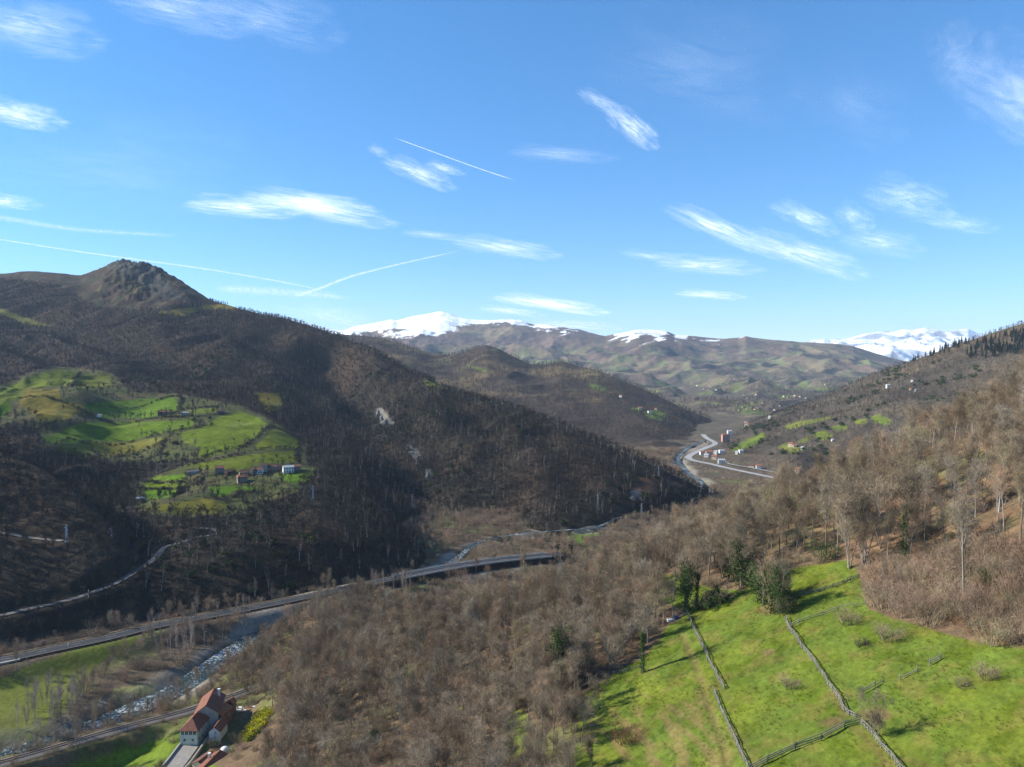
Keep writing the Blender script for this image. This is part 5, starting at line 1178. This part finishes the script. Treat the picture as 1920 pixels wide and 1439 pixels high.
def ivy_tree(a, b, hpx, kind, label, rz=0.0, group=None):
    q = at_px(a, b); k, me = IVYT[kind]; h = hpx * np.linalg.norm(q - np.array((0, 0, CZ))) / F; sc = h / NEARP[k]['h']
    plant(k, q[0], q[1], q[2] - .2, sc, rz, label, 'tree', group, NEARM, 'ivy_clad_tree', me)
ivy_tree(1056, 1290, 118, 1, 'dense dark ivy clad tree at the left edge of the pasture', .5); ivy_tree(1037, 1282, 85, 2, 'smaller ivy covered tree left of the densest ivy tree', 2.)
ivy_tree(1292, 1146, 95, 1, 'dark ivy clad tree at the top of the left picket fence', 1.2); ivy_tree(1306, 1144, 120, 3, 'tall tree with ivied trunk touching the left picket fence top', .3)
ivy_tree(1390, 1105, 105, 2, 'leaning ivy clad tree in the middle of the hedge line', 1.9); ivy_tree(1455, 1150, 92, 1, 'bushy ivy tree at the top of the long middle fence', 4.0); ivy_tree(1430, 1135, 85, 2, 'grey twigged ivy tree just left of the bushy fence top tree', 5.0)
ivy_tree(1368, 1075, 80, 2, 'ivy tree behind the hedge line trees', 3.); ivy_tree(1222, 1035, 60, 1, 'dark evergreen looking ivy tree on the wood shoulder', 3.3); ivy_tree(1382, 985, 62, 3, 'ivied tree standing above the centre of the wood', 2.); ivy_tree(1494, 905, 50, 2, 'small ivied tree on the skyline above the far road', 1.)
ivy_tree(1698, 1068, 190, 3, 'very tall tree with ivy green trunk above the scrub bank', .8); ivy_tree(845, 1230, 58, 3, 'ivy green tree in the middle of the lower wood', 2.2); ivy_tree(750, 1285, 40, 1, 'small dark ivied tree low in the brown wood', 2.); ivy_tree(618, 1345, 60, 2, 'green ivied tree in the lower left wood', 4.2); ivy_tree(1127, 1115, 70, 2, 'ivied tree among the tall trees behind the pasture', 5.)
ivy_tree(1205, 1262, 130, 3, 'tall forked tree at the left pasture edge casting a long shadow', 1.); ivy_tree(700, 1425, 60, 1, 'dark ivy clump tree at the bottom of the lower wood', 2.4); ivy_tree(1110, 1445, 60, 2, 'grey crowned ivied tree at the bottom left pasture corner', 1.4)
ivy_tree(935, 1245, 62, 3, 'ivied tree right of centre in the lower wood', .4); ivy_tree(1075, 1240, 75, 2, 'ivied tree behind the densest ivy tree', 1.4)
def solo(a, b, hpx, k, label, rz=0., nm='bare_tree'):
    q = at_px(a, b); h = hpx * np.linalg.norm(q - np.array((0, 0, CZ))) / F; plant(k, q[0], q[1], q[2] - .1, h / NEARP[k]['h'], rz, label, 'tree', None, NEARM, nm)
solo(1642, 1382, 72, 5, 'small bare tree alone in the right pasture beside the fence corner', 1.); solo(1262, 1128, 130, 1, 'tall bare tree left of the ivied pair at the fence top', 2.); solo(1235, 1170, 120, 6, 'bare tree at the wood edge next to the trough', 3.)
solo(1125, 1330, 60, 3, 'bare bushy tree at the lower left pasture edge', 4.); solo(1090, 1400, 80, 4, 'wide bare grey tree overhanging the bottom left pasture', 5.); solo(1148, 1222, 110, 1, 'upright bare tree in front of the wood behind the pasture', .4)
solo(1590, 1068, 130, 3, 'many stemmed bare tree at the right end of the highest green patch', 1.5); solo(1625, 1060, 150, 3, 'second many stemmed bare tree next to the highest green patch', 2.5)
solo(1808, 1130, 190, 6, 'single tall pale trunked tree standing in the scrub bank', 2.5)
def shrub(a, b, wpx, label, k=0, rz=0., tall=1.0):
    q = at_px(a, b); sc = wpx * .74 * np.linalg.norm(q - np.array((0, 0, CZ))) / F / 4.2; o = link('evergreen_shrub', SHR[k], loc=tuple(q), rz=rz); o.scale = (sc, sc, sc * tall); tag(o, label, 'shrub')
shrub(1372, 1062, 62, 'ivied thicket at the upper end of the hedge line', 0, .4, 1.2); shrub(1398, 1088, 70, 'dark ivied thicket in the middle of the hedge line', 0, 1.4, 1.3); shrub(1425, 1112, 66, 'grey green thicket under the leaning ivy tree', 1, 2.2, 1.2)
shrub(1452, 1130, 74, 'widest dark ivied thicket behind the long fence top', 0, 3.1, 1.3); shrub(1474, 1150, 46, 'low leafy shrub right at the long fence top', 1, 4.0); shrub(1345, 1132, 60, 'dark shaded hedge shrub between the two fence tops', 0, 5.2, .8); shrub(1318, 1140, 44, 'dark shrub right of the ivied pair', 1, .2, .8)
shrub(1058, 1286, 58, 'leafy base thicket of the densest ivy tree', 0, 1.0, 1.3); shrub(1046, 1255, 52, 'ivied thicket behind the densest ivy tree base', 0, 2.0, 1.7); shrub(1066, 1262, 46, 'tall leafy thicket right of the densest ivy tree', 0, 4.0, 2.0)
def bush(a, b, wpx, label, k=0, mat=None, rz=0.):
    q = at_px(a, b); sc = wpx * np.linalg.norm(q - np.array((0, 0, CZ))) / F / 3.4; me = BUSHM[k]
    o = link('bush', me, loc=tuple(q), rz=rz); o.scale = (sc, sc, sc * .8)
    if mat:
        me2 = me.copy(); me2.materials[0] = mat; o.data = me2
    tag(o, label, 'bush')
bush(1617, 1214, 24, 'small dark bramble clump alone in the right pasture', 0, WOODB); bush(1173, 1392, 42, 'rust brown bush in the lower left pasture', 1, BRACK); bush(1590, 1170, 30, 'grey bramble patch under the upper rail fence', 2); bush(1665, 1202, 28, 'low grey bramble patch near the scrub bank', 3)
bush(1548, 1050, 44, 'dark bush tangle behind the highest green patch', 1, IVY); bush(1860, 1105, 36, 'green bush on the scrub bank', 2, IVY); bush(1905, 1130, 30, 'smaller green bush at the right edge', 0, IVY); bush(1490, 985, 60, 'pale green budding bush in the wood above the green patch', 3, vary('budding', [(.16,.17,.06), (.19,.18,.07)]))
bush(1850, 1272, 26, 'low grey bramble patch at the right side of the pasture', 2); bush(1805, 1290, 22, 'low bramble patch left of the right side patch', 0); bush(325, 1392, 16, 'round brown bush in the lane side meadow', 1); bush(1480, 1290, 20, 'thin thistle patch in the middle pasture', 3)
GORP = [(497,1334),(480,1349),(458,1383),(466,1392),(488,1370),(505,1342)]
xs, ys = cells(-140, -60, 190, 300, .9, 14); zz = HL.at(xs, ys); px, py = w2px(xs, ys, zz); m = inpoly(px, py, GORP); GB = proto_set('gorse', [mesh_np('gorse', *cat([leaves(np.random.default_rng(800 + i), np.random.default_rng(i).normal(size=(30, 3)) * (.5, .5, .4) + (0, 0, .6), 420, .2, .13)]), mats=[GORSE]) for i in range(2)])
scatter('gorse_hedge', np.stack([xs, ys, zz], 1)[m], GB, 2, .8, 1.4, 'bright yellow flowering gorse hedge right of the farm', 'gorse', 26)
# ---- grass tufts on the pasture
def tuft(seed, n=26, h=.24, r=.34):
    g2 = np.random.default_rng(seed); a = g2.uniform(0, 6.28, n); q = np.sqrt(g2.uniform(0, 1, n)) * r; A = np.stack([np.cos(a)*q, np.sin(a)*q, np.full(n, -.03)], 1); B = A * 1.7; B[:, 2] = h * g2.uniform(.5, 1, n); return blades(A, B, .07, g2)
TUFC = proto_set('tuft', [mesh_np('tuft', *tuft(900 + i), mats=[GRASSM]) for i in range(4)])
xs, ys = cells(5, 190, 85, 232, .8, 15); pm = gridmask(HL, PASTM, xs, ys) > .5; xs, ys = xs[pm], ys[pm]; dd = fbm(xs, ys, 5, 3, 35) + .5 * fbm(xs, ys, 18, 2, 36)
keep = g.random(xs.shape) < np.clip(.30 + 1.5 * dd, .02, 1); xs, ys = xs[keep], ys[keep]; zz = HL.at(xs, ys); keep = inframe(xs, ys, zz, 60, 0)
scatter('grass', np.stack([xs, ys, zz], 1)[keep], TUFC, 4, .35, 1.0, 'uneven grass tussocks all over the near pasture', 'grass', 27)
print('near plants', round(time.time() - T0, 1))

# ---- valley floor: scrub, alders, poplars
xs, ys = cells(-420, 420, 205, 1150, 6.0, 16); m = (np.abs(xs / ys) < .95) & (on_form(FL, xs, ys, .5) | (on_form(HL, xs, ys) & (xs - .1*ys < -118))); xs, ys = xs[m], ys[m]; zz = ground(xs, ys); px, py = w2px(xs, ys, zz)
opn = np.zeros(xs.shape, bool)
for poly in [p_ for p_, _ in MEADOW[:2]] + [[(0,1439),(130,1439),(350,1375),(345,1340),(0,1430)]]: opn |= inpoly(px, py, poly)
opn |= gridmask(HL, LOWM, xs, ys).astype(bool) | (gridmask(FL, GRAVEL, xs, ys) > .55); m = inframe(xs, ys, zz) & clear_roads(xs, ys) & ~cleared(xs, ys) & ~opn & seen(xs, ys, zz + 9, .01)
xs, ys, zz, px, py = xs[m], ys[m], zz[m], px[m], py[m]; r = g.random(xs.shape); dn = fbm(xs, ys, 45, 3, 37); tr = (r < .30 + dn * .8) & (ys < 760); bu = ~tr & (r < .9 + dn)
fb = bu & (ys > 760) & (px > 1275); bu &= ~fb; scatter('valley_scrub', np.stack([xs, ys, zz], 1)[fb], BUSHC, 4, .3, .75, 'low scrub on the flat beside the far highway', 'scrub', 30)
scatter('riverside_trees', np.stack([xs, ys, zz], 1)[tr], NEARC, 7, .42, .72, 'bare alders and willows along the river flats', 'wood', 28); scatter('riverside_scrub', np.stack([xs, ys, zz], 1)[bu], BUSHC, 4, .8, 1.7, 'brown scrub covering the river banks and flats', 'scrub', 29)
PZ = [([(20,1395),(40,1330),(90,1310),(150,1300),(160,1350),(60,1420)], 34, 'poplars in the left meadow', 'slender pale poplar in the grove on the left meadow'),
      ([(270,1195),(330,1178),(470,1150),(480,1172),(400,1215),(300,1235)], 30, 'poplars between road and river', 'thin bare poplar between the main road and the river'), ([(230,1330),(330,1290),(340,1335),(250,1360)], 8, 'poplars by the railway', 'pale bare poplar on the gravel beside the railway'),
      ([(600,1120),(700,1100),(790,1095),(760,1118),(640,1145)], 18, 'poplars beside the bend', 'bare poplar in the row below the road bend')]
for poly, n, grp, lab in PZ:
    k = 0; P_ = np.array(poly)
    for _ in range(900):
        a, b = g.uniform(*P_[:,0][[P_[:,0].argmin(), P_[:,0].argmax()]]), g.uniform(P_[:,1].min(), P_[:,1].max())
        if not inpoly(np.array([a]), np.array([b]), poly)[0]: continue
        x, y = on_level(a, b, 1.0); x, y = float(x), float(y)
        if not clear_roads(np.array([x]), np.array([y]))[0]: continue
        plant(int(g.integers(3)), x, y, float(ground(x, y)) - .1, g.uniform(.6, .95), g.uniform(0, 6.28), lab, 'tree', grp, POPMS, 'poplar_tree'); k += 1
        if k >= n: break
# ---- the mountain woods
def hillwood(form, name, x0, x1, y0, y1, step, notree, coll, nk, s0, s1, label, seed, h=9, thin=-.6, pmin=1.0, extra=None):
    xs, ys = cells(x0, x1, y0, y1, step, seed); m = (np.abs(xs / ys) < .88); xs, ys = xs[m], ys[m]; zz = form.at(xs, ys); m = (zz > -100) & on_form(form, xs, ys) & inframe(xs, ys, zz, 120) & seen(xs, ys, zz + h, .003); xs, ys, zz = xs[m], ys[m], zz[m]
    m = clear_roads(xs, ys, .9) & ~cleared(xs, ys, .9)
    if notree is not None: m &= gridmask(form, notree, xs, ys) < .5
    if form is MT: m &= (gridmask(MT, CLRM, xs, ys) < .5) | (np.random.default_rng(seed + 60).random(xs.shape) < .22)
    m &= fbm(xs, ys, step * 9, 4, seed + 5) > thin
    if extra is not None: m &= extra(xs, ys, zz)
    scatter(name, np.stack([xs, ys, zz - (2.6 if name == 'upper_wood' else .3)], 1)[m], coll, nk, s0, s1, label, 'wood', seed)
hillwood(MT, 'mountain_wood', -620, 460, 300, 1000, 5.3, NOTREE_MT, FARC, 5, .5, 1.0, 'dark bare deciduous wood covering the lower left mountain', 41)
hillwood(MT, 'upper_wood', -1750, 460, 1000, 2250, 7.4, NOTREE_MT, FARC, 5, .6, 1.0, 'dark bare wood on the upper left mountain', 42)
hillwood(S0, 'spur_wood', -620, -90, 270, 640, 5.6, None, FARC, 4, .55, .95, 'dark bare wood on the low spur at the left', 43)
hillwood(RD, 'ridge_wood', -700, 900, 1250, 2900, 13, RDM, MIDC, 3, .7, 1.15, 'bare wood on the ridge beyond the left mountain', 44, thin=-.15)
hillwood(FM, 'far_wood', -300, 1500, 1620, 3600, 21, None, MIDC, 3, .9, 1.6, 'bare woods on the lower slopes of the far mountains', 51, thin=.02, h=12)
hillwood(RH, 'hill_wood', 330, 1900, 780, 1750, 8.6, RHM, MIDC, 3, .4, .9, 'grey scrub and woods over the right hill', 45, thin=-.2)
# dark evergreen bits among them
EVC = proto_set('holm_oak', [mesh_np('holm_oak', *leaves(np.random.default_rng(950 + i), np.random.default_rng(i).normal(size=(40, 3)) * (2, 2, 1.5) + (0, 0, 3.2), 260, .8, .75), mats=[IVY]) for i in range(2)])
hillwood(RH, 'evergreen_scrub', 330, 1900, 780, 1750, 17, RHM, EVC, 2, .5, 1.0, 'dark evergreen scrub patches on the right hill', 46, extra=lambda x, y, z: (fbm(x, y, 90, 3, 47) > .16) & (z < 130))
hillwood(MT, 'evergreen_oaks', -620, 460, 300, 1300, 16, NOTREE_MT, EVC, 2, .4, .8, 'dark evergreen oaks dotted in the mountain wood', 48, extra=lambda x, y, z: fbm(x, y, 120, 3, 49) > .12)
# hedges and lone trees of the fields
HED = [[(37,747),(110,752),(157,772),(187,786),(283,786),(357,782),(420,777)], [(40,790),(83,797),(150,790)], [(283,818),(310,812),(363,803),(400,795)], [(310,827),(300,850),(275,862)], [(373,862),(420,845),(457,838),(480,822),(508,800)], [(483,845),(560,842)], [(335,770),(360,766),(410,764)],
       [(100,836),(167,831),(250,828)], [(217,858),(280,842),(310,828)], [(510,800),(540,812),(562,832),(556,866)], [(268,904),(357,904)], [(271,917),(350,916)], [(340,905),(352,890)], [(325,934),(352,914),(400,905)], [(384,935),(440,932),(480,922)], [(353,875),(400,862),(460,852)], [(163,757),(327,744),(337,770)], [(133,727),(150,700)]]
hp = []
for ln in HED:
    L = raycast([a for a, b in ln], [b for a, b in ln], forms=[MT], y0=430); D = smooth_line([tuple(q) for q in L], 2.6); D[:, :2] += g.normal(size=(len(D), 2)) * 1.0; hp.append(D)
hp = np.concatenate(hp); hp[:, 2] = MT.at(hp[:,0], hp[:,1]) - .2
HEDC = proto_set('hedge_shrub', [mesh_np('hedge_shrub', *make_bush(970 + i, h=3, w=3, n=14, m=5, k=3, tw=.12), mats=[TWIGF]) for i in range(3)])
scatter('field_hedges', hp, HEDC, 3, .45, 1.15, 'dark hedgerows between the green mountain fields', 'hedge', 50)
for a, b in ((160,800),(395,800),(450,800),(462,842),(470,838),(440,835),(118,770),(130,800),(215,790),(172,780),(340,815),(372,796),(290,880),(273,905),(262,930),(545,905),(505,760),(100,815),(260,800),(322,800)):
    q = raycast([a], [b], forms=[MT], y0=430)[0]; me = FARC.objects[int(g.integers(4))].data
    o = link('field_tree', me, loc=(q[0], q[1], q[2] - .2), rz=g.uniform(0, 6.28)); sc = g.uniform(.7, 1.1); o.scale = (sc,) * 3; tag(o, 'lone dark bare tree between the mountain fields', 'tree', 'lone trees among the mountain fields')
# conifers on the right crest
cm = [tree_meshes('conifer', m, BARK, CONIF) for m in CONM]; n = 0
CP = [[(1808,672),(1832,646),(1880,630),(1925,618),(1965,640),(1940,662),(1880,668),(1830,676)], [(1702,676),(1760,655),(1815,636),(1830,642),(1770,664),(1712,682)]]
for poly, cnt in zip(CP, (170, 50)):
    P_ = np.array(poly)
    for _ in range(cnt):
        for _t in range(20):
            a, b = g.uniform(P_[:,0].min(), P_[:,0].max()), g.uniform(P_[:,1].min(), P_[:,1].max())
            if inpoly(np.array([a]), np.array([b]), poly)[0]: break
        q = raycast([a], [b], forms=[RH], y0=700)[0]
        if q[1] > 2500: continue
        t_, c_ = cm[n % 2]; root = empty('conifer_tree', tuple(q), g.uniform(0, 6.28)); sc = g.uniform(.65, 1.15); root.scale = (sc * .9, sc * .9, sc); tag(root, 'dark conifer in the %s' % ('dense plantation on the right crest' if cnt == 170 else 'thin row along the right crest'), 'tree', 'conifers on the right crest'); link('trunk', t_, root); link('crown', c_, root); n += 1
# rocks
RK = simple('pale_rock', (.24, .23, .205), (.12, .115, .10), .25, .95, .6)
def crag(px, py, wpx, hpx, label, seed, forms=(MT,), y0=430):
    q = raycast([px], [py], forms=list(forms), y0=y0)[0]; w = wpx * q[1] / F; h = hpx * q[1] / F; g2 = np.random.default_rng(seed); n = 14; m = 9; V = []
    for j in range(m):
        for i in range(n):
            a = 2*math.pi*i/n; r = (1 - (j/(m-1))**1.6) * .5 * g2.uniform(.55, 1.25) + .02; V.append((math.cos(a)*r*w, math.sin(a)*r*w*.7, -2 + (h + 2) * j/(m-1) + g2.normal() * h * .03))
    Fq = [(j*n+i, j*n+(i+1) % n, (j+1)*n+(i+1) % n, (j+1)*n+i) for j in range(m-1) for i in range(n)]; o = link('rock_outcrop', mesh_np('rock_outcrop', V, np.array(Fq), mats=[RK]), loc=tuple(q)); tag(o, label, 'rock')
for i, (a, b, w, h, lab) in enumerate([(710,782,10,14,'highest pale crag of the crag line on the dark mountain flank'), (716,790,10,12,'second pale crag, touching the highest one'), (724,797,11,12,'third pale crag down the line'), (733,806,11,12,'fourth pale crag with a rounded foot'), (765,845,8,11,'small crag above the lone needle'), (785,862,6,11,'needle like crag at mid flank'), (685,852,9,12,'square pale crag left of the crag line'),
    (803,896,11,16,'lowest pale crag of the flank'), (1186,936,16,7,'left pale boulder group at the spur foot'), (1202,937,12,6,'right pale boulder at the spur foot')]): crag(a, b, w, h, lab, 1000 + i)
print('all plants', round(time.time() - T0, 1))
# ------------------------------------------------------------------ high clouds: thin level sheets of ice cloud several kilometres up
def cloud_mat(name, stretch, rot, dens, sc=1.0, thr=.42, soft=.35, seed=0.0):
    t = NT(name); t.t.nodes.remove(t.b); uv = t.co('UV'); 
    sx = t.n('ShaderNodeSeparateXYZ'); t.l(uv, sx.inputs[0])
    # distance from the rim of the patch
    u = t.math('SUBTRACT', sx.outputs[0], .5); v = t.math('SUBTRACT', sx.outputs[1], .5)
    m0 = t.mapped(uv, (3 * sc, 3 * sc, 1)); 
    w = t.n('ShaderNodeTexNoise'); t.l(m0, w.inputs['Vector']); w.inputs['Scale'].default_value = 1; w.inputs['Detail'].default_value = 3
    r = t.math('MULTIPLY', t.math('SQRT', t.math('ADD', t.math('POWER', t.math('ABSOLUTE', u), 2.0), t.math('POWER', t.math('ABSOLUTE', v), 2.0))), 2.0)
    r = t.math('ADD', r, t.math('MULTIPLY', t.math('SUBTRACT', w.outputs['Fac'], .5), 1.3))
    body = t.ramp(r, [(.0, 1.0), (.45, .42), (.92, 0.0)], 'EASE')
    mp = t.n('ShaderNodeMapping'); t.l(uv, mp.inputs[0]); mp.inputs['Rotation'].default_value = (0, 0, rot); mp.inputs['Scale'].default_value = (1.2 * sc, stretch * sc, 1); mp.inputs['Location'].default_value = (seed, seed * 1.7, 0)
    st = t.noise(mp.outputs[0], 2.6, 8, .62, 1.3); st = t.ramp(st, [(.28, .02), (.74, 1.0)])
    a = t.math('MULTIPLY', t.math('MULTIPLY', body, st), dens, True)
    tr = t.n('ShaderNodeBsdfTransparent'); tl = t.n('ShaderNodeBsdfTranslucent'); df = t.n('ShaderNodeBsdfDiffuse'); ad = t.n('ShaderNodeAddShader'); mx = t.n('ShaderNodeMixShader')
    for n in (tl, df): n.inputs['Color'].default_value = (.92, .92, .92, 1)
    t.l(tl.outputs[0], ad.inputs[0]); t.l(df.outputs[0], ad.inputs[1]); t.l(a, mx.inputs[0]); t.l(tr.outputs[0], mx.inputs[1]); t.l(ad.outputs[0], mx.inputs[2]); t.l(mx.outputs[0], t.out.inputs[0])
    return t.m
def cloud(name, label, cat, quad, alt, mat, n=10, bow=0.0, ends=None):
    """quad: image places of the four corners (a start low, b start high ... ) on the level alt"""
    A, B, C_, D = [np.array([*map(float, on_level(p[0], p[1], alt)), alt]) for p in quad]; V = []; UV = []
    for j in range(n + 1):
        for i in range(n + 1):
            s, t_ = i / n, j / n; V.append((A*(1-s) + B*s)*(1-t_) + (D*(1-s) + C_*s)*t_ + np.array((0, 0, alt * .004 * math.sin(5*s + 3*t_)))); UV.append((s, t_))
    idx = np.arange((n+1)**2).reshape(n+1, n+1); Fq = np.stack([idx[:-1,:-1], idx[:-1,1:], idx[1:,1:], idx[1:,:-1]], -1).reshape(-1, 4); V = np.array(V)
    c = V.mean(0); me = mesh_np(name, V - c, Fq, mats=[mat], smooth=True); ul = me.uv_layers.new(name='UVMap'); li = np.empty(len(me.loops), np.int32); me.loops.foreach_get('vertex_index', li); ul.data.foreach_set('uv', np.array(UV)[li].ravel().astype(np.float32))
    o = link(name, me, loc=tuple(c)); tag(o, label, cat)
ALT = 3200 + CZ
def strip(x0, y0, x1, y1, w):
    d = np.array((x1 - x0, y1 - y0), float); n = np.array((-d[1], d[0])) / np.linalg.norm(d) * w / 2; return [(x0 - n[0], y0 - n[1]), (x1 - n[0], y1 - n[1]), (x1 + n[0], y1 + n[1]), (x0 + n[0], y0 + n[1])]
CL = [ # strip(x0,y0,x1,y1,width), density, streak stretch, label
 (( -60, 195, 120, 228, 62), 1.9, 2.0, 'bright oval cloud at the left edge, upper of the two'), ((-60, 368, 75, 384, 34), 1.5, 2, 'small bright cloud at the left edge, lower of the two'),
 ((340, 378, 560, 396, 46), 2.0, 3, 'bright streaky cloud above the left mountain, left half'), ((440, 358, 730, 414, 54), 2.0, 3, 'bright streaky cloud above the left mountain, right half'), ((480, 366, 690, 386, 40), 1.3, 3, 'wispy upper fringe of the bright streaky cloud'),
 ((715, 295, 850, 350, 44), 1.4, 2, 'small ragged cloud below the short contrail'), ((795, 305, 870, 325, 22), 1.2, 2, 'thin wisp right of the small ragged cloud'), ((690, 275, 730, 292, 22), .8, 2, 'faint tuft left of the short contrail'),
 ((750, 434, 880, 448, 18), 1.0, 3, 'thin streak leading into the flat central cloud'), ((840, 448, 1045, 476, 40), 1.6, 3, 'flat cloud in the centre above the snowy peak'),
 ((1080, 168, 1175, 215, 34), .8, 3, 'thin tail of the slanting cloud near top centre'), ((1135, 200, 1232, 272, 56), 1.3, 2, 'slanting soft cloud near top centre'), ((950, 282, 1150, 296, 34), .5, 3, 'faint flat veil left of the slanting cloud'),
 ((1235, 380, 1430, 462, 50), 1.4, 3, 'upper left arm of the long diagonal cloud'), ((1350, 430, 1615, 505, 62), 1.7, 3, 'broad lower part of the long diagonal cloud'), ((1160, 472, 1290, 488, 26), .9, 3, 'pointed tip of the flat cloud left of the diagonal one'), ((1225, 490, 1425, 502, 42), 1.5, 3, 'flat cloud left of the long diagonal cloud'),
 ((1440, 378, 1570, 432, 48), .9, 2, 'soft cloud above the long diagonal cloud'), ((1565, 390, 1640, 420, 56), .6, 2, 'faint round puff between the soft clouds'), ((1570, 440, 1730, 462, 62), .8, 2, 'soft flat veil right of the diagonal cloud'), ((1615, 345, 1785, 392, 92), 1.0, 2, 'soft round cloud at the right with fine ripples'), ((1740, 412, 1870, 425, 42), .6, 2, 'faint flat cloud at the right'),
 ((1262, 548, 1395, 556, 20), 1.3, 3, 'small thin cloud low over the far mountains'), ((905, 552, 1130, 582, 30), 2.2, 3, 'bright lens cloud just above the snowy crest'), ((890, 576, 1020, 590, 18), 1.2, 3, 'dim streak beneath the bright lens cloud'), ((970, 600, 1160, 614, 22), 1.0, 3, 'pale cloud bank touching the snowy crest'),
 ((1740, 130, 1850, 60, 150), .45, 2, 'large faint veil at the upper right'), ((1790, 90, 2020, 220, 220), .75, 2, 'large soft veil cloud at the upper right edge'), ((-80, 20, 190, 70, 130), 1.1, 4, 'broad feathery cloud in the top left corner'), ((200, -20, 480, 40, 110), .9, 4, 'feathery cloud at the top, right of the corner cloud'), ((380, -10, 640, 60, 130), .45, 4, 'faint feathery veil near the top left'),
 ((-80, 250, 520, 300, 260), .22, 3, 'very faint broad veil over the left sky'), ((1100, 60, 1500, 130, 260), .2, 3, 'very faint broad veil over the centre right sky'), ((500, 560, 700, 600, 60), .5, 2, 'pale glow cloud low behind the left mountain'), ((1500, 130, 1700, 230, 180), .16, 3, 'barely visible veil left of the upper right clouds')]
def grow(sq):
    x0, y0, x1, y1, w = sq; dx, dy = (x1 - x0) * .10, (y1 - y0) * .10; return strip(x0 - dx, y0 - dy, x1 + dx, y1 + dy, w * 1.08)
for i, (sq, dn, stt, lab) in enumerate(CL):
    cloud('cloud', lab, 'cloud', grow(sq), ALT, cloud_mat('cirrus_%02d' % i, stt, .25, dn * (.58 if sq[4] < 90 else .42) * (1.8 if sq[1] > 520 else 1), seed=i * 3.7), n=8)
def contrail(lab, pts, w, dens):
    t = NT('vapour_%d' % len(bpy.data.materials)); t.t.nodes.remove(t.b); uv = t.co('UV'); sx = t.n('ShaderNodeSeparateXYZ'); t.l(uv, sx.inputs[0])
    e = t.math('MULTIPLY', t.math('SUBTRACT', sx.outputs[1], .5), 2.0); e = t.math('SUBTRACT', 1.0, t.math('POWER', t.math('ABSOLUTE', e), 1.5), True); nn = t.noise(t.mapped(uv, (14, 1, 1)), 2.0, 4); nn = t.ramp(nn, [(.25, .35), (.6, 1.0)])
    en = t.ramp(sx.outputs[0], [(0, 0.0), (.12, 1.0), (.85, .8), (1, 0.0)]); a = t.math('MULTIPLY', t.math('MULTIPLY', t.math('MULTIPLY', e, nn), en), dens, True)
    tr = t.n('ShaderNodeBsdfTransparent'); tl = t.n('ShaderNodeBsdfTranslucent'); df = t.n('ShaderNodeBsdfDiffuse'); ad = t.n('ShaderNodeAddShader'); mx = t.n('ShaderNodeMixShader'); t.l(tl.outputs[0], ad.inputs[0]); t.l(df.outputs[0], ad.inputs[1]); t.l(a, mx.inputs[0]); t.l(tr.outputs[0], mx.inputs[1]); t.l(ad.outputs[0], mx.inputs[2]); t.l(mx.outputs[0], t.out.inputs[0])
    n = 24; V = []; UV = []; P = smooth_line([(a_, b_, w_) for (a_, b_), w_ in zip(pts, w)], 6); k = len(P)
    for i, (a_, b_, w_) in enumerate(P):
        for s in (0, .5, 1): x, y = on_level(a_, b_ + (s - .5) * w_, ALT + 900); V.append((float(x), float(y), ALT + 900)); UV.append((i / (k-1), s))
    V = np.array(V); idx = np.arange(k*3).reshape(k, 3); Fq = np.stack([idx[:-1,:-1], idx[1:,:-1], idx[1:,1:], idx[:-1,1:]], -1).reshape(-1, 4); c = V.mean(0)
    me = mesh_np('contrail', V - c, Fq, mats=[t.m], smooth=True); ul = me.uv_layers.new(name='UVMap'); li = np.empty(len(me.loops), np.int32); me.loops.foreach_get('vertex_index', li); ul.data.foreach_set('uv', np.array(UV)[li].ravel().astype(np.float32))
    o = link('contrail', me, loc=tuple(c)); tag(o, lab, 'contrail')
contrail('short sharp contrail high in the centre', [(735,257),(820,288),(900,317),(970,340)], [2,2,2.5,3], .8)
contrail('long thin contrail passing behind the rocky summit', [(-60,440),(120,468),(235,484),(400,507),(560,535),(640,556)], [3,3,4,4,4,4], .6)
contrail('curved contrail climbing from the left mountain to the centre', [(540,560),(600,541),(660,518),(760,493),(865,470)], [8,8,6,4,3.5], .6)
contrail('faint wide contrail above the left mountain', [(-60,398),(60,418),(160,432),(340,443)], [12,12,10,8], .3)
contrail('pale horizontal trail low over the ridge of the left mountain', [(400,541),(500,546),(600,553),(660,560)], [16,18,14,8], .4)
# ------------------------------------------------------------------ air
mb = MB(); mb.box(-9000, 17000, -3000, 19500, -62, 1080)
hm = bpy.data.materials.new('air'); hm.use_nodes = True; nt = hm.node_tree; nt.nodes.clear()
ov = nt.nodes.new('ShaderNodeOutputMaterial'); pv = nt.nodes.new('ShaderNodeVolumePrincipled')
pv.inputs['Color'].default_value = (.62, .78, 1.0, 1); pv.inputs['Density'].default_value = HAZE; pv.inputs['Anisotropy'].default_value = 0.0
nt.links.new(pv.outputs[0], ov.inputs['Volume'])
o = mb.build('haze', hm); tag(o, 'thin blue air haze filling the whole valley', 'haze', kind='stuff')
print('done', round(time.time() - T0, 1))
